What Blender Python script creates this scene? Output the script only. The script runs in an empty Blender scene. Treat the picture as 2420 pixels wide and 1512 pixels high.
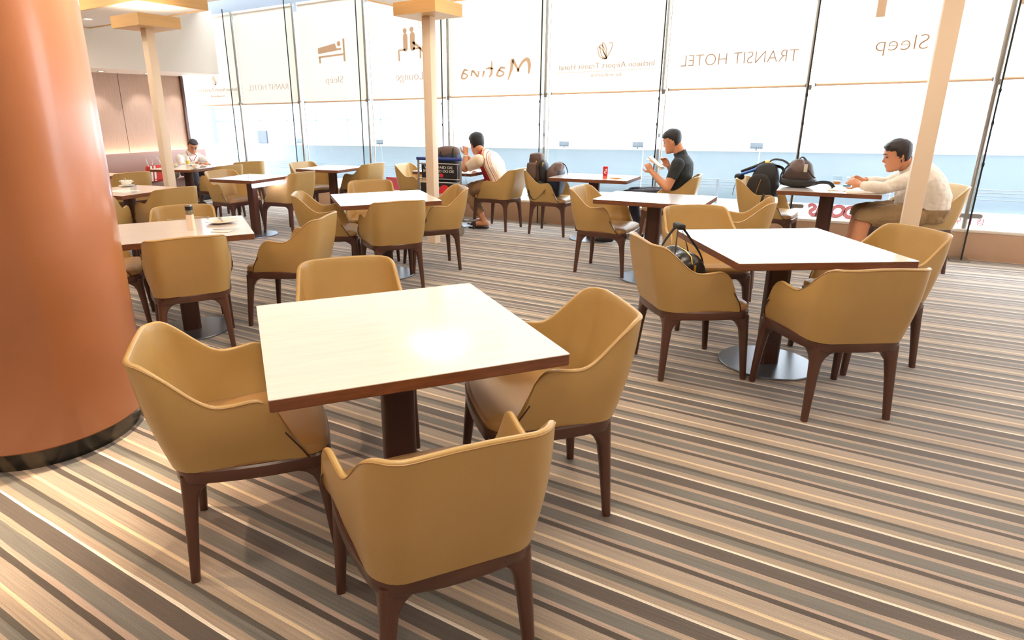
import bpy, bmesh, math, random
from mathutils import Vector, Matrix, noise
random.seed(7)
EXPOSURE = 0.13; SKY = 6.2; FILL = 12.5; COLSPOT = 700; GLOW = 24.0; FILL_GLOW = 9.0; COVE = 14
PI = math.pi
SC = bpy.context.scene
COL = SC.collection
R = math.radians

# ------------------------------------------------------------------ camera, world, exposure
CAM_H = 1.497
CF, PITCH, ROLL, YAW, CX, CY = 1445.52, 0.2951, -0.0148, -0.5585, 1078.87, 705.26
_fw = Vector((math.sin(YAW)*math.cos(PITCH), math.cos(YAW)*math.cos(PITCH), -math.sin(PITCH)))
_rt = Vector((math.cos(YAW), -math.sin(YAW), 0)); _up = _rt.cross(_fw)
RT = _rt*math.cos(ROLL) + _up*math.sin(ROLL); UP = -_rt*math.sin(ROLL) + _up*math.cos(ROLL)
cam_d = bpy.data.cameras.new('camera'); cam = bpy.data.objects.new('camera', cam_d); COL.objects.link(cam)
cam.matrix_world = Matrix(((RT.x, UP.x, -_fw.x, 0), (RT.y, UP.y, -_fw.y, 0), (RT.z, UP.z, -_fw.z, CAM_H), (0, 0, 0, 1)))
cam_d.sensor_width = 36; cam_d.sensor_fit = 'HORIZONTAL'
cam_d.lens = CF/2420*36
cam_d.shift_x = (1210-CX)/2420; cam_d.shift_y = (CY-756)/2420
cam_d.clip_start = 0.05; cam_d.clip_end = 400
SC.camera = cam
SC.cycles.transparent_max_bounces = 32; SC.cycles.max_bounces = 6; SC.cycles.diffuse_bounces = 4; SC.cycles.glossy_bounces = 3; SC.cycles.caustics_reflective = False; SC.cycles.adaptive_threshold = 0.03
SC.view_settings.view_transform = 'Standard'; SC.view_settings.look = 'None'
SC.view_settings.exposure = EXPOSURE; SC.view_settings.gamma = 1.0; SC.view_settings.use_curve_mapping = False

def at(px, py, Y=None, X=None, Z=None):
    """point of the place seen at a photo pixel, at a known depth (plane Y, X or height Z)"""
    d = RT*((px-CX)/CF) + UP*(-(py-CY)/CF) + _fw
    if Y is not None: t = Y/d.y
    elif X is not None: t = X/d.x
    else: t = (Z-CAM_H)/d.z
    return Vector((d.x*t, d.y*t, CAM_H+d.z*t))

w = bpy.data.worlds.new('sky'); SC.world = w; w.use_nodes = True
nt = w.node_tree; nt.nodes.clear()
o_ = nt.nodes.new('ShaderNodeOutputWorld'); b_ = nt.nodes.new('ShaderNodeBackground')
b_.inputs[0].default_value = (0.93, 0.965, 1.0, 1); b_.inputs[1].default_value = SKY
nt.links.new(b_.outputs[0], o_.inputs[0])

def lamp(name, kind, loc, energy, color, size=0.3, size_y=None, target=None, spot=None, blend=0.5, radius=0.05, parent=None):
    d = bpy.data.lights.new(name, kind); d.energy = energy; d.color = color
    if kind == 'AREA':
        d.size = size
        if size_y: d.shape = 'RECTANGLE'; d.size_y = size_y
    else: d.shadow_soft_size = radius
    if kind == 'SPOT': d.spot_size = spot or R(90); d.spot_blend = blend
    o = bpy.data.objects.new(name, d); COL.objects.link(o); o.location = loc
    if target is not None:
        o.rotation_euler = (Vector(target)-Vector(loc)).to_track_quat('-Z', 'Y').to_euler()
    if parent: o.parent = parent
    return o
WARM = (1.0, 0.965, 0.92); WARMER = (1.0, 0.80, 0.55)
# fill lights added over the dining floor; their unseen fittings are built below
CEIL_Z = 3.35
for (x, y, e) in ((-4.3, 1.0, 1.0), (-1.0, 0.9, 1.5), (2.0, 1.6, 0.8), (-1.2, 3.6, 0.8), (2.2, 4.4, 0.7), (-6.4, 2.6, 1.0), (-2.8, 5.2, .5), (-8.6, 3.6, 1.5), (0.6, -1.4, 0.9), (-3.0, -1.2, 0.9)):
    lamp('fill_light', 'AREA', (x, y, CEIL_Z-0.09), FILL*e, WARM, size=0.9)
lamp('column_downlight_light', 'SPOT', (-2.50, 2.0, CEIL_Z-0.05), COLSPOT, WARMER, target=(-2.80, 1.55, 1.6), spot=R(46), blend=1.0, radius=0.06)
lamp('column_downlight_light', 'SPOT', (-3.3, 0.45, CEIL_Z-0.05), COLSPOT*.45, (1,.7,.45), target=(-3.2, 1.2, 0.8), spot=R(70), blend=0.9, radius=0.06)

# ------------------------------------------------------------------ helpers
def tag(o, label=None, cat=None, group=None, kind=None):
    if label: o['label'] = label
    if cat: o['category'] = cat
    if group: o['group'] = group
    if kind: o['kind'] = kind
    return o
def link(name, me, mat=None, parent=None):
    o = bpy.data.objects.new(name, me); COL.objects.link(o)
    if mat is not None:
        for m in (mat if isinstance(mat, (list, tuple)) else [mat]): me.materials.append(m)
    if parent is not None: o.parent = parent
    return o
def obj(name, bm, mat=None, parent=None, smooth=35, recalc=True):
    if recalc: bmesh.ops.recalc_face_normals(bm, faces=bm.faces)
    me = bpy.data.meshes.new(name); bm.to_mesh(me); bm.free()
    if smooth:
        me.shade_smooth()
        if smooth < 180: me.set_sharp_from_angle(angle=R(smooth))
    return link(name, me, mat, parent)
def empty(name, loc=(0,0,0), rz=0, label=None, cat=None, group=None, kind=None):
    o = bpy.data.objects.new(name, None); COL.objects.link(o)
    o.location = loc; o.rotation_euler = (0, 0, rz); o.empty_display_size = 0.1
    return tag(o, label, cat, group, kind)
def bake(o):
    """freeze the modifiers of an object into its mesh"""
    dg = bpy.context.evaluated_depsgraph_get(); dg.update()
    me = bpy.data.meshes.new_from_object(o.evaluated_get(dg)); old = o.data
    o.modifiers.clear(); o.data = me; bpy.data.meshes.remove(old)
    return o
def copy_tree(o, parent=None):
    c = o.copy(); COL.objects.link(c); c.parent = parent
    if parent is not None: c.matrix_parent_inverse = o.matrix_parent_inverse.copy()
    for ch in list(o.children): copy_tree(ch, c)
    return c
def bx(bm, c, s, rz=0, M=None, bev=0):
    r = bmesh.ops.create_cube(bm, size=1)
    vs = r['verts']
    m = Matrix.Translation(c) @ Matrix.Rotation(rz, 4, 'Z') @ Matrix.Diagonal((s[0], s[1], s[2], 1))
    if M is not None: m = M @ m
    bmesh.ops.transform(bm, matrix=m, verts=vs)
    if bev:
        es = list({e for v in vs for e in v.link_edges})
        bmesh.ops.bevel(bm, geom=es, offset=bev, segments=2, affect='EDGES', profile=0.5)
    return bm
def B(c, s, rz=0, bev=0): return bx(bmesh.new(), c, s, rz, None, bev)
def lathe(bm, prof, n=32, c=(0,0,0), M=None, cap=True):
    rings = []
    for (r, z) in prof:
        rings.append([bm.verts.new(Vector((c[0]+r*math.cos(2*PI*i/n), c[1]+r*math.sin(2*PI*i/n), c[2]+z))) for i in range(n)])
    for a, b in zip(rings, rings[1:]):
        for i in range(n): bm.faces.new((a[i], a[(i+1) % n], b[(i+1) % n], b[i]))
    if cap:
        if prof[0][0] > 1e-5: bm.faces.new(rings[0][::-1])
        if prof[-1][0] > 1e-5: bm.faces.new(rings[-1])
    if M is not None: bmesh.ops.transform(bm, matrix=M, verts=[v for r in rings for v in r])
    return bm
def tube(bm, pts, r, n=8, closed=False, flat=1.0, up=None):
    """sweep a round (or flattened) section along a path; r may be a list"""
    pts = [Vector(p) for p in pts]; N = len(pts)
    rs = r if isinstance(r, (list, tuple)) else [r]*N
    rings = []; prev = None
    for i, p in enumerate(pts):
        a = pts[(i-1) % N] if (closed or i > 0) else p
        b = pts[(i+1) % N] if (closed or i < N-1) else p
        t = (b-a).normalized()
        if up is not None: u = Vector(up) - t*t.dot(Vector(up))
        elif prev is None: u = t.orthogonal()
        else: u = prev - t*prev.dot(t)
        if u.length < 1e-6: u = t.orthogonal()
        u.normalize(); prev = u; v = t.cross(u)
        rings.append([bm.verts.new(p + u*(math.cos(2*PI*k/n)*rs[i]*flat) + v*(math.sin(2*PI*k/n)*rs[i])) for k in range(n)])
    rng = range(N) if closed else range(N-1)
    for i in rng:
        a, b = rings[i], rings[(i+1) % N]
        for k in range(n): bm.faces.new((a[k], a[(k+1) % n], b[(k+1) % n], b[k]))
    if not closed:
        bm.faces.new(rings[0][::-1]); bm.faces.new(rings[-1])
    return bm
def spline(pts, n=6, closed=False):
    """Catmull-Rom through the points"""
    P = [Vector(p) for p in pts]; N = len(P); out = []
    g = (lambda i: P[i % N]) if closed else (lambda i: P[max(0, min(N-1, i))])
    for i in range(N if closed else N-1):
        a, b, c, d = g(i-1), g(i), g(i+1), g(i+2)
        for k in range(n):
            t = k/n
            out.append(0.5*((2*b)+(c-a)*t+(2*a-5*b+4*c-d)*t*t+(3*b-a-3*c+d)*t**3))
    if not closed: out.append(P[-1])
    return out
def loft(bm, rings, cap=True):
    R_ = [[bm.verts.new(p) for p in r] for r in rings]; n = len(R_[0])
    for a, b in zip(R_, R_[1:]):
        for i in range(n): bm.faces.new((a[i], a[(i+1) % n], b[(i+1) % n], b[i]))
    if cap: bm.faces.new(R_[0][::-1]); bm.faces.new(R_[-1])
    return bm
def rrect(w, d, r, n=5, z=0, cx=0, cy=0):
    out = []
    for (sx, sy, a0) in ((1, 1, 0), (-1, 1, 90), (-1, -1, 180), (1, -1, 270)):
        for k in range(n+1):
            a = R(a0+90*k/n)
            out.append(Vector((cx+sx*(w/2-r)+r*math.cos(a), cy+sy*(d/2-r)+r*math.sin(a), z)))
    return out
def prism(bm, pts2, y0, y1, axis='Y'):
    """extrude a polygon given as (a, z) between two depths along axis"""
    def mk(p, t): return Vector((p[0], t, p[1])) if axis == 'Y' else (Vector((t, p[0], p[1])) if axis == 'X' else Vector((p[0], p[1], t)))
    a = [bm.verts.new(mk(p, y0)) for p in pts2]; b = [bm.verts.new(mk(p, y1)) for p in pts2]; n = len(a)
    bm.faces.new(a[::-1]); bm.faces.new(b)
    for i in range(n): bm.faces.new((a[i], a[(i+1) % n], b[(i+1) % n], b[i]))
    return bm

# ------------------------------------------------------------------ materials
def srgb(r, g, b):
    f = lambda c: (c/255/12.92) if c/255 <= 0.04045 else ((c/255+0.055)/1.055)**2.4
    return (f(r), f(g), f(b), 1)
def mat(name, col, rough=0.5, metal=0.0, bump=0.0, bscale=60, var=0.0, vscale=8, spec=None, coat=0.0, trans=0.0, emit=None, estr=0, sheen=0, ior=None, stretch=None):
    m = bpy.data.materials.new(name); m.use_nodes = True
    N = m.node_tree.nodes; L = m.node_tree.links; p = N['Principled BSDF']
    c = srgb(*col); p.inputs['Base Color'].default_value = c
    p.inputs['Roughness'].default_value = rough; p.inputs['Metallic'].default_value = metal
    if spec is not None: p.inputs['Specular IOR Level'].default_value = spec
    if ior: p.inputs['IOR'].default_value = ior
    if coat: p.inputs['Coat Weight'].default_value = coat; p.inputs['Coat Roughness'].default_value = 0.12
    if trans: p.inputs['Transmission Weight'].default_value = trans
    if sheen: p.inputs['Sheen Weight'].default_value = sheen
    if emit: p.inputs['Emission Color'].default_value = (*emit, 1); p.inputs['Emission Strength'].default_value = estr
    if var or bump:
        tc = N.new('ShaderNodeTexCoord'); src = tc.outputs['Object']
        if stretch:
            mp = N.new('ShaderNodeMapping'); mp.inputs['Scale'].default_value = stretch; L.new(src, mp.inputs[0]); src = mp.outputs[0]
    if var:
        n = N.new('ShaderNodeTexNoise'); n.inputs['Scale'].default_value = vscale; n.inputs['Detail'].default_value = 4; L.new(src, n.inputs['Vector'])
        mr = N.new('ShaderNodeMapRange'); mr.inputs[1].default_value = 0.3; mr.inputs[2].default_value = 0.7
        mr.inputs[3].default_value = 1-var; mr.inputs[4].default_value = 1+var; L.new(n.outputs[0], mr.inputs[0])
        mx = N.new('ShaderNodeVectorMath'); mx.operation = 'SCALE'; mx.inputs[0].default_value = c[:3]; L.new(mr.outputs[0], mx.inputs['Scale'])
        L.new(mx.outputs[0], p.inputs['Base Color'])
    if bump:
        n2 = N.new('ShaderNodeTexNoise'); n2.inputs['Scale'].default_value = bscale; n2.inputs['Detail'].default_value = 3; L.new(src, n2.inputs['Vector'])
        bp = N.new('ShaderNodeBump'); bp.inputs['Strength'].default_value = bump; bp.inputs['Distance'].default_value = 0.004; L.new(n2.outputs[0], bp.inputs['Height']); L.new(bp.outputs[0], p.inputs['Normal'])
    return m
def glassy(name, tint, refl=0.06, fres=True):
    """thin pane: sees through, mirrors a little"""
    m = bpy.data.materials.new(name); m.use_nodes = True; N = m.node_tree.nodes; L = m.node_tree.links; N.clear()
    o = N.new('ShaderNodeOutputMaterial'); t = N.new('ShaderNodeBsdfTransparent'); g = N.new('ShaderNodeBsdfGlossy'); mx = N.new('ShaderNodeMixShader')
    t.inputs[0].default_value = (*tint, 1); g.inputs['Roughness'].default_value = 0.02
    if fres:
        f = N.new('ShaderNodeFresnel'); f.inputs[0].default_value = 1.45; ge = N.new('ShaderNodeNewGeometry'); ma = N.new('ShaderNodeMath'); ma.operation = 'MULTIPLY_ADD'; ma.inputs[1].default_value = -1; ma.inputs[2].default_value = 1; L.new(ge.outputs['Backfacing'], ma.inputs[0]); mb = N.new('ShaderNodeMath'); mb.operation = 'MULTIPLY'; L.new(f.outputs[0], mb.inputs[0]); L.new(ma.outputs[0], mb.inputs[1]); L.new(mb.outputs[0], mx.inputs[0])
    else: mx.inputs[0].default_value = refl
    L.new(t.outputs[0], mx.inputs[1]); L.new(g.outputs[0], mx.inputs[2]); L.new(mx.outputs[0], o.inputs[0])
    return m
def cloth_screen(name, col, tr=0.5):
    m = bpy.data.materials.new(name); m.use_nodes = True; N = m.node_tree.nodes; L = m.node_tree.links; N.clear()
    o = N.new('ShaderNodeOutputMaterial'); d = N.new('ShaderNodeBsdfDiffuse'); t = N.new('ShaderNodeBsdfTranslucent'); mx = N.new('ShaderNodeMixShader')
    c = srgb(*col); d.inputs[0].default_value = c; t.inputs[0].default_value = c; mx.inputs[0].default_value = tr
    L.new(d.outputs[0], mx.inputs[1]); L.new(t.outputs[0], mx.inputs[2]); L.new(mx.outputs[0], o.inputs[0])
    return m
def leather_mat():
    m = mat('tan_leather', (190, 156, 96), rough=0.36, coat=0.25, bump=0.25, bscale=320, var=0.05, vscale=3)
    return m
M_ = {}
M_['leather'] = leather_mat()
M_['leather_seat'] = mat('seat_leather', (178, 138, 88), rough=0.32, bump=0.2, bscale=300, var=0.06, vscale=4)
M_['piping'] = mat('leather_piping', (172, 134, 84), rough=0.45)
M_['darkwood'] = mat('dark_walnut', (86, 54, 42), rough=0.32, var=0.22, vscale=6, stretch=(1, 1, 0.15), coat=0.15)
M_['tableedge'] = mat('table_edge_wood', (122, 74, 50), rough=0.4, var=0.2, vscale=14, stretch=(1, 1, 6))
M_['tabletop'] = mat('table_laminate', (240, 228, 220), rough=0.33, var=0.05, vscale=5, stretch=(1, 9, 1), coat=1.0, spec=0.9)  # pale base stands in for glare on the red-brown laminate
M_['tablecol'] = mat('table_column_wood', (76, 44, 32), rough=0.35, var=0.15, vscale=8, stretch=(1, 1, 0.15))
M_['basedisk'] = mat('brushed_dark_steel', (142, 150, 160), rough=0.32, metal=0.85)
M_['copper'] = mat('terracotta_plaster', (158, 98, 60), rough=0.30, spec=0.8, coat=0.35, bump=0.04, bscale=220, var=0.10, vscale=2.2)
M_['white'] = mat('white_paint', (240, 232, 222), rough=0.6)
M_['cream'] = mat('cream_lacquer', (246, 226, 202), rough=0.4)
M_['maple'] = mat('pale_maple', (226, 182, 120), rough=0.4, var=0.06, vscale=6, stretch=(0.3, 0.3, 5))
M_['sill'] = mat('beige_stone_upstand', (206, 172, 146), rough=0.6, var=0.04, vscale=5, bump=0.1, bscale=20)
M_['steel'] = mat('brushed_steel', (178, 176, 172), rough=0.3, metal=0.9)
M_['darksteel'] = mat('black_gasket', (30, 36, 40), rough=0.4)
M_['glass'] = glassy('window_glass', (0.97, 0.99, 1.0))
M_['finglass'] = glassy('fin_glass', (0.93, 0.965, 0.96))
M_['blind'] = cloth_screen('cream_roller_cloth', (238, 233, 225), 0.57)
M_['print'] = cloth_screen('beige_printed_cloth', (218, 186, 156), 0.52)
M_['rail'] = mat('beige_blind_rail', (236, 200, 168), rough=0.5)
M_['wallwood'] = mat('taupe_wood_panel', (198, 166, 146), rough=0.5, var=0.08, vscale=10, stretch=(6, 6, 0.4), bump=0.15, bscale=30)
M_['banq'] = mat('mauve_leatherette', (176, 142, 134), rough=0.45, bump=0.1, bscale=120)
M_['black'] = mat('matte_black', (24, 22, 24), rough=0.5)
M_['paleblue'] = mat('frosted_blue_glass', (180, 199, 211), rough=0.35)
M_['offwhite'] = mat('pale_render', (226, 230, 234), rough=0.7)
M_['porcelain'] = mat('white_porcelain', (244, 240, 232), rough=0.2, spec=0.6)
M_['greywall'] = mat('grey_blue_panel', (160, 172, 184), rough=0.6)
# ------------------------------------------------------------------ carpet
def carpet_mat():
    m = bpy.data.materials.new('striped_carpet'); m.use_nodes = True; N = m.node_tree.nodes; L = m.node_tree.links; p = N['Principled BSDF']
    tc = N.new('ShaderNodeTexCoord'); sx = N.new('ShaderNodeSeparateXYZ'); L.new(tc.outputs['Object'], sx.inputs[0])
    # small wander of the stripe edges
    mp = N.new('ShaderNodeMapping'); mp.inputs['Scale'].default_value = (3, 60, 1); L.new(tc.outputs['Object'], mp.inputs[0])
    nz = N.new('ShaderNodeTexNoise'); nz.inputs['Scale'].default_value = 1.0; nz.inputs['Detail'].default_value = 3; L.new(mp.outputs[0], nz.inputs['Vector'])
    def math_(op, a, b=None, c=None):
        n = N.new('ShaderNodeMath'); n.operation = op
        for i, v in enumerate((a, b, c)):
            if v is None: continue
            if isinstance(v, (int, float)): n.inputs[i].default_value = v
            else: L.new(v, n.inputs[i])
        return n.outputs[0]
    wob = math_('MULTIPLY', math_('SUBTRACT', nz.outputs[0], 0.5), 0.010)
    yy = math_('ADD', sx.outputs[1], wob)
    ph = math_('FRACT', math_('DIVIDE', math_('SUBTRACT', yy, 2.794+0.022), 0.38756))
    # stripes listed from the cream line towards the window (rising phase)
    seq = [(.075, (168,150,132)), (.080, (116,113,106)), (.050, (84,78,70)), (.100, (170,152,134)), (.035, (220,200,168)), (.155, (168,153,138)),
           (.062, (80,70,62)), (.045, (182,160,146)), (.150, (116,113,107)), (.060, (178,158,140)), (.155, (94,84,77)), (.033, (236,225,210))]
    tot = sum(s for s, _ in seq); cr = N.new('ShaderNodeValToRGB'); cr.color_ramp.interpolation = 'CONSTANT'
    e = cr.color_ramp.elements; x = 0
    for i, (s, c) in enumerate(seq):
        k = e[0] if i == 0 else (e[1] if i == 1 else e.new(x))
        k.position = x; k.color = srgb(*c); x += s/tot
    L.new(ph, cr.inputs[0])
    # fibre speckle and long streaks
    mp2 = N.new('ShaderNodeMapping'); mp2.inputs['Scale'].default_value = (0.12, 6, 1); L.new(tc.outputs['Object'], mp2.inputs[0])
    n1 = N.new('ShaderNodeTexNoise'); n1.inputs['Scale'].default_value = 480; n1.inputs['Detail'].default_value = 2; L.new(tc.outputs['Object'], n1.inputs['Vector'])
    n2 = N.new('ShaderNodeTexNoise'); n2.inputs['Scale'].default_value = 22; n2.inputs['Detail'].default_value = 4; L.new(mp2.outputs[0], n2.inputs['Vector'])
    v1 = math_('MULTIPLY_ADD', math_('SUBTRACT', n1.outputs[0], 0.5), 1.7, 1.0)
    v2 = math_('MULTIPLY_ADD', math_('SUBTRACT', n2.outputs[0], 0.5), 0.9, 1.0)
    k = math_('MULTIPLY', v1, v2)
    sc = N.new('ShaderNodeVectorMath'); sc.operation = 'SCALE'; L.new(cr.outputs[0], sc.inputs[0]); L.new(k, sc.inputs['Scale'])
    L.new(sc.outputs[0], p.inputs['Base Color']); p.inputs['Roughness'].default_value = 0.75; p.inputs['Specular IOR Level'].default_value = 0.45
    p.inputs['Sheen Weight'].default_value = 0.6; p.inputs['Sheen Roughness'].default_value = 0.4
    # grooves between the stripes and pile relief
    bw = N.new('ShaderNodeRGBToBW'); L.new(cr.outputs[0], bw.inputs[0])
    hsum = math_('ADD', math_('MULTIPLY', bw.outputs[0], 1.2), math_('MULTIPLY', n1.outputs[0], 0.9))
    bp = N.new('ShaderNodeBump'); bp.inputs['Strength'].default_value = 0.5; bp.inputs['Distance'].default_value = 0.003; L.new(hsum, bp.inputs['Height']); L.new(bp.outputs[0], p.inputs['Normal'])
    return m
GLASS_Y = 7.985
def struct(name, bm, m, smooth=35):
    o = obj(name, bm, m, None, smooth); o['kind'] = 'structure'; return o
bm = bmesh.new(); v = [bm.verts.new(p) for p in ((-11.2, -4, 0), (6, -4, 0), (6, 7.9, 0), (-11.2, 7.9, 0))]; bm.faces.new(v)
struct('floor', bm, carpet_mat())
# low stone upstand under the glass, with its pale top
struct('wall_back', B((-2.4, 8.02, 0.14), (17.8, 0.34, 0.285)), M_['sill'])
struct('trim_1', B((-2.4, 8.05, 0.29), (17.8, 0.42, 0.03), bev=0.006), M_['white'])
# end wall on the banquette side and the unseen walls behind the camera
WX = -10.8
struct('wall_left', B((WX-0.1, 1.8, 1.7), (0.2, 11.6, 3.4)), M_['wallwood'])
struct('trim_2', B((WX+0.02, 7.62, 1.12), (0.06, 0.05, 2.2)), M_['darkwood'])
struct('wall_right', B((6.1, 2, 1.7), (0.2, 12, 3.4)), M_['wallwood'])
struct('wall_front', B((-2.5, -4.1, 1.7), (17.4, 0.2, 3.4)), M_['wallwood'])
struct('ceiling', B((-2.5, 1.7, CEIL_Z+0.1), (17.4, 11.6, 0.2)), M_['white'])
# grey-blue beam above the blinds
struct('trim_3', B((-2.4, 8.42, 3.72), (17.8, 0.6, 0.9)), mat('grey_beam', (118, 128, 140), rough=0.6))
# bulkhead over the banquette
bm = bmesh.new(); bx(bm, (-10.32, 3.2, 2.75), (0.96, 9.1, 1.06))
struct('wall_bulkhead', bm, M_['white'])
for y in (5.95, 6.75, 7.45):
    d = empty('recessed_downlight', (-10.45, y, 2.218), label={5.95: 'recessed downlight under the white bulkhead, the one farthest from the window', 6.75: 'recessed downlight in the middle of the white bulkhead underside', 7.45: 'recessed downlight under the white bulkhead, closest to the window'}[y], cat='light')
    obj('trim_ring', lathe(bmesh.new(), [(0.045, 0), (0.06, -0.004), (0.06, 0.004)], 20), M_['steel'], d)
    obj('lens', lathe(bmesh.new(), [(0.044, 0.0), (0.03, -0.002), (0.0, -0.002)], 20), mat('lit_lens', (255, 240, 210), emit=(1, .85, .6), estr=8), d)
    lamp('downlight_glow', 'SPOT', (-10.45, y, 2.2), 16, WARM, target=(-10.78, y, 0.6), spot=R(80), blend=0.6, radius=0.03)
# seams in the panelling
for i, y in enumerate((6.42,)):
    struct('trim_%d' % (4+i), B((WX+0.001, y, 1.55), (0.004, 0.006, 1.4)), M_['darkwood'])
# ------------------------------------------------------------------ outside
G = struct('ground', B((-8, 60, -0.3), (140, 104, 0.2)), M_['offwhite'])
struct('terrace', B((-3, 8.85, 0.2), (30, 1.2, 0.14)), M_['offwhite'])
# ------------------------------------------------------------------ glass wall: bays between fins
FX = [2.66, 1.13, -0.43, -1.955, -3.48, -5.0, -6.51, -8.0, -9.5, -11.0]
TOP = 3.26
for i in range(len(FX)-1):
    a, b = FX[i+1], FX[i]
    r = empty('window_%d' % (i+1), ((a+b)/2, GLASS_Y, 0.3), kind='structure')
    obj('pane', B((0, 0, (TOP-0.3)/2), (b-a-0.012, 0.012, TOP-0.3)), M_['glass'], r, smooth=0)
    obj('joint', B((-(b-a)/2, 0.0, (TOP-0.3)/2), (0.01, 0.014, TOP-0.3)), M_['white'], r, smooth=0)
BAYNAME = ['beyond the cream post at the right', 'beside the seated man in white', 'between the black backpack and the man in black', 'behind the man in the black polo shirt', 'behind the brown rucksack', 'behind the luggage trolley', 'behind the small table by the window', 'behind the third small window table', 'nearest the banquette']
FINL = ['glass fin with a black front edge, the one rising to the upper right corner', 'glass fin standing behind the black backpack and rucksack', 'glass fin standing behind the man in the black polo shirt', 'glass fin standing behind the brown rucksack on its chair', 'glass fin standing just behind the luggage trolley', 'glass fin standing behind the chair of the small window table', 'glass fin left of the small window table, before the Sleep blind', 'glass fin next to the last window bay before the banquette']
for i in range(1, 9):
    x = FX[i]
    r = empty('glass_fin', (x, 0, 0), label=FINL[i-1], cat='glass fin', group='structural glass fins along the window')
    obj('fin_pane', B((0, 7.80, 1.64), (0.012, 0.19, 3.24)), M_['finglass'], r, smooth=0)
    obj('front_edge', B((0, 7.700, 1.64), (0.014, 0.010, 3.24)), M_['darksteel'], r, smooth=0)
    bm = bmesh.new(); tube(bm, [(-0.012, 7.885, 0.016), (-0.012, 7.885, 3.24)], 0.021, 12)
    obj('steel_rod', bm, M_['steel'], r)
    obj('base_plate', B((-0.01, 7.775, 0.008), (0.16, 0.2, 0.016)), M_['steel'], r, smooth=0)
    for z in (0.435, 1.70):
        bm = bmesh.new()
        if z < 1: loft(bm, [[Vector((p.x, 7.872+t, p.y+z)) for p in rrect(0.235, 0.045, 0.022, 5)] for t in (0, 0.012)])
        bx(bm, (0, 7.87, z), (0.05, 0.04, 0.05)); 
        obj('clamp', bm, M_['steel'], r)
    if i <= 5:
        for z in (0.95, 1.33, 1.62):
            obj('bracket', B((0, 7.693, z), (0.020, 0.014, 0.035)), M_['darksteel'], r, smooth=0)

# ------------------------------------------------------------------ blinds with their mirrored prints
def text_mesh(name, s, size, loc, m, parent, mirror=True, align='CENTER', shear=0.0, width=None, thin=0.0, rot=None, extr=0.0012):
    cu = bpy.data.curves.new(name, 'FONT'); cu.body = s; cu.size = size; cu.align_x = align; cu.extrude = extr; cu.shear = shear; cu.offset = -thin; cu.resolution_u = 4
    o = bpy.data.objects.new(name, cu); COL.objects.link(o)
    dg = bpy.context.evaluated_depsgraph_get(); dg.update()
    me = bpy.data.meshes.new_from_object(o.evaluated_get(dg)); bpy.data.objects.remove(o)
    xs = [v.co.x for v in me.vertices]
    if not xs: return None
    sx = 1.0
    if width: sx = width/(max(xs)-min(xs))
    mid = (max(xs)+min(xs))/2
    sg = -1 if mirror else 1
    for v in me.vertices:
        v.co = Vector((sg*(v.co.x-mid)*sx, -v.co.z, v.co.y))
    if mirror: me.flip_normals()
    t = link(name, me, m, parent); t.location = loc
    if rot: t.rotation_euler = rot
    return t
def ribbon(bm, pts, wd, y=0.0, th=0.002, n=5):
    """flat pen stroke in the x-z plane; wd number or list of widths"""
    P = spline([(p[0], 0, p[1]) for p in pts], n) if n > 1 else [Vector((p[0], 0, p[1])) for p in pts]
    N_ = len(P)
    ws = [wd]*N_ if isinstance(wd, (int, float)) else [wd[min(len(wd)-1, int(i/(N_-1)*(len(wd)-1)))]*(1-((i/(N_-1)*(len(wd)-1)) % 1)) + wd[min(len(wd)-1, int(i/(N_-1)*(len(wd)-1))+1)]*((i/(N_-1)*(len(wd)-1)) % 1) for i in range(N_)]
    rows = []
    for i, p in enumerate(P):
        t = (P[min(N_-1, i+1)]-P[max(0, i-1)]).normalized(); nrm = Vector((-t.z, 0, t.x))*ws[i]/2
        rows.append([bm.verts.new((p+nrm)+Vector((0, y, 0))), bm.verts.new((p-nrm)+Vector((0, y, 0)))])
    for a, b in zip(rows, rows[1:]): bm.faces.new((a[0], b[0], b[1], a[1]))
    return bm
def disc(bm, c, r, y=0.0, n=24, sx=1.0):
    bm.faces.new([bm.verts.new((c[0]+r*sx*math.cos(2*PI*k/n), y, c[1]+r*math.sin(2*PI*k/n))) for k in range(n)]); return bm
def poly(bm, pts, y=0.0):
    bm.faces.new([bm.verts.new((p[0], y, p[1])) for p in pts]); return bm
BY = 7.948
LB = {0: ('plain cream roller blind at the window end by the cream post', 1.16, 2.62),
 1: ('cream roller blind printed Sleep in reverse, beside the slanting cream post', -0.385, 1.10),
 2: ('wide cream roller blind printed TRANSIT HOTEL in reverse, above the man in black', -1.921, -0.464),
 3: ('cream roller blind with a lotus emblem and reversed hotel name, beside the Matina blind', -3.437, -2.014),
 4: ('cream roller blind with the handwritten word Matina in reverse', -5.022, -3.564),
 5: ('cream roller blind printed Lounge with two seated figures and a clock', -6.45, -5.10),
 6: ('cream roller blind printed Sleep with a figure lying in a bed', -7.95, -6.60),
 7: ('narrow-looking cream roller blind printed TRANSIT HOTEL in reverse, beside the bed blind', -9.53, -8.06),
 8: ('cream roller blind with a lotus emblem at the banquette end of the window', -10.93, -9.58)}
BL = {}
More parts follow.
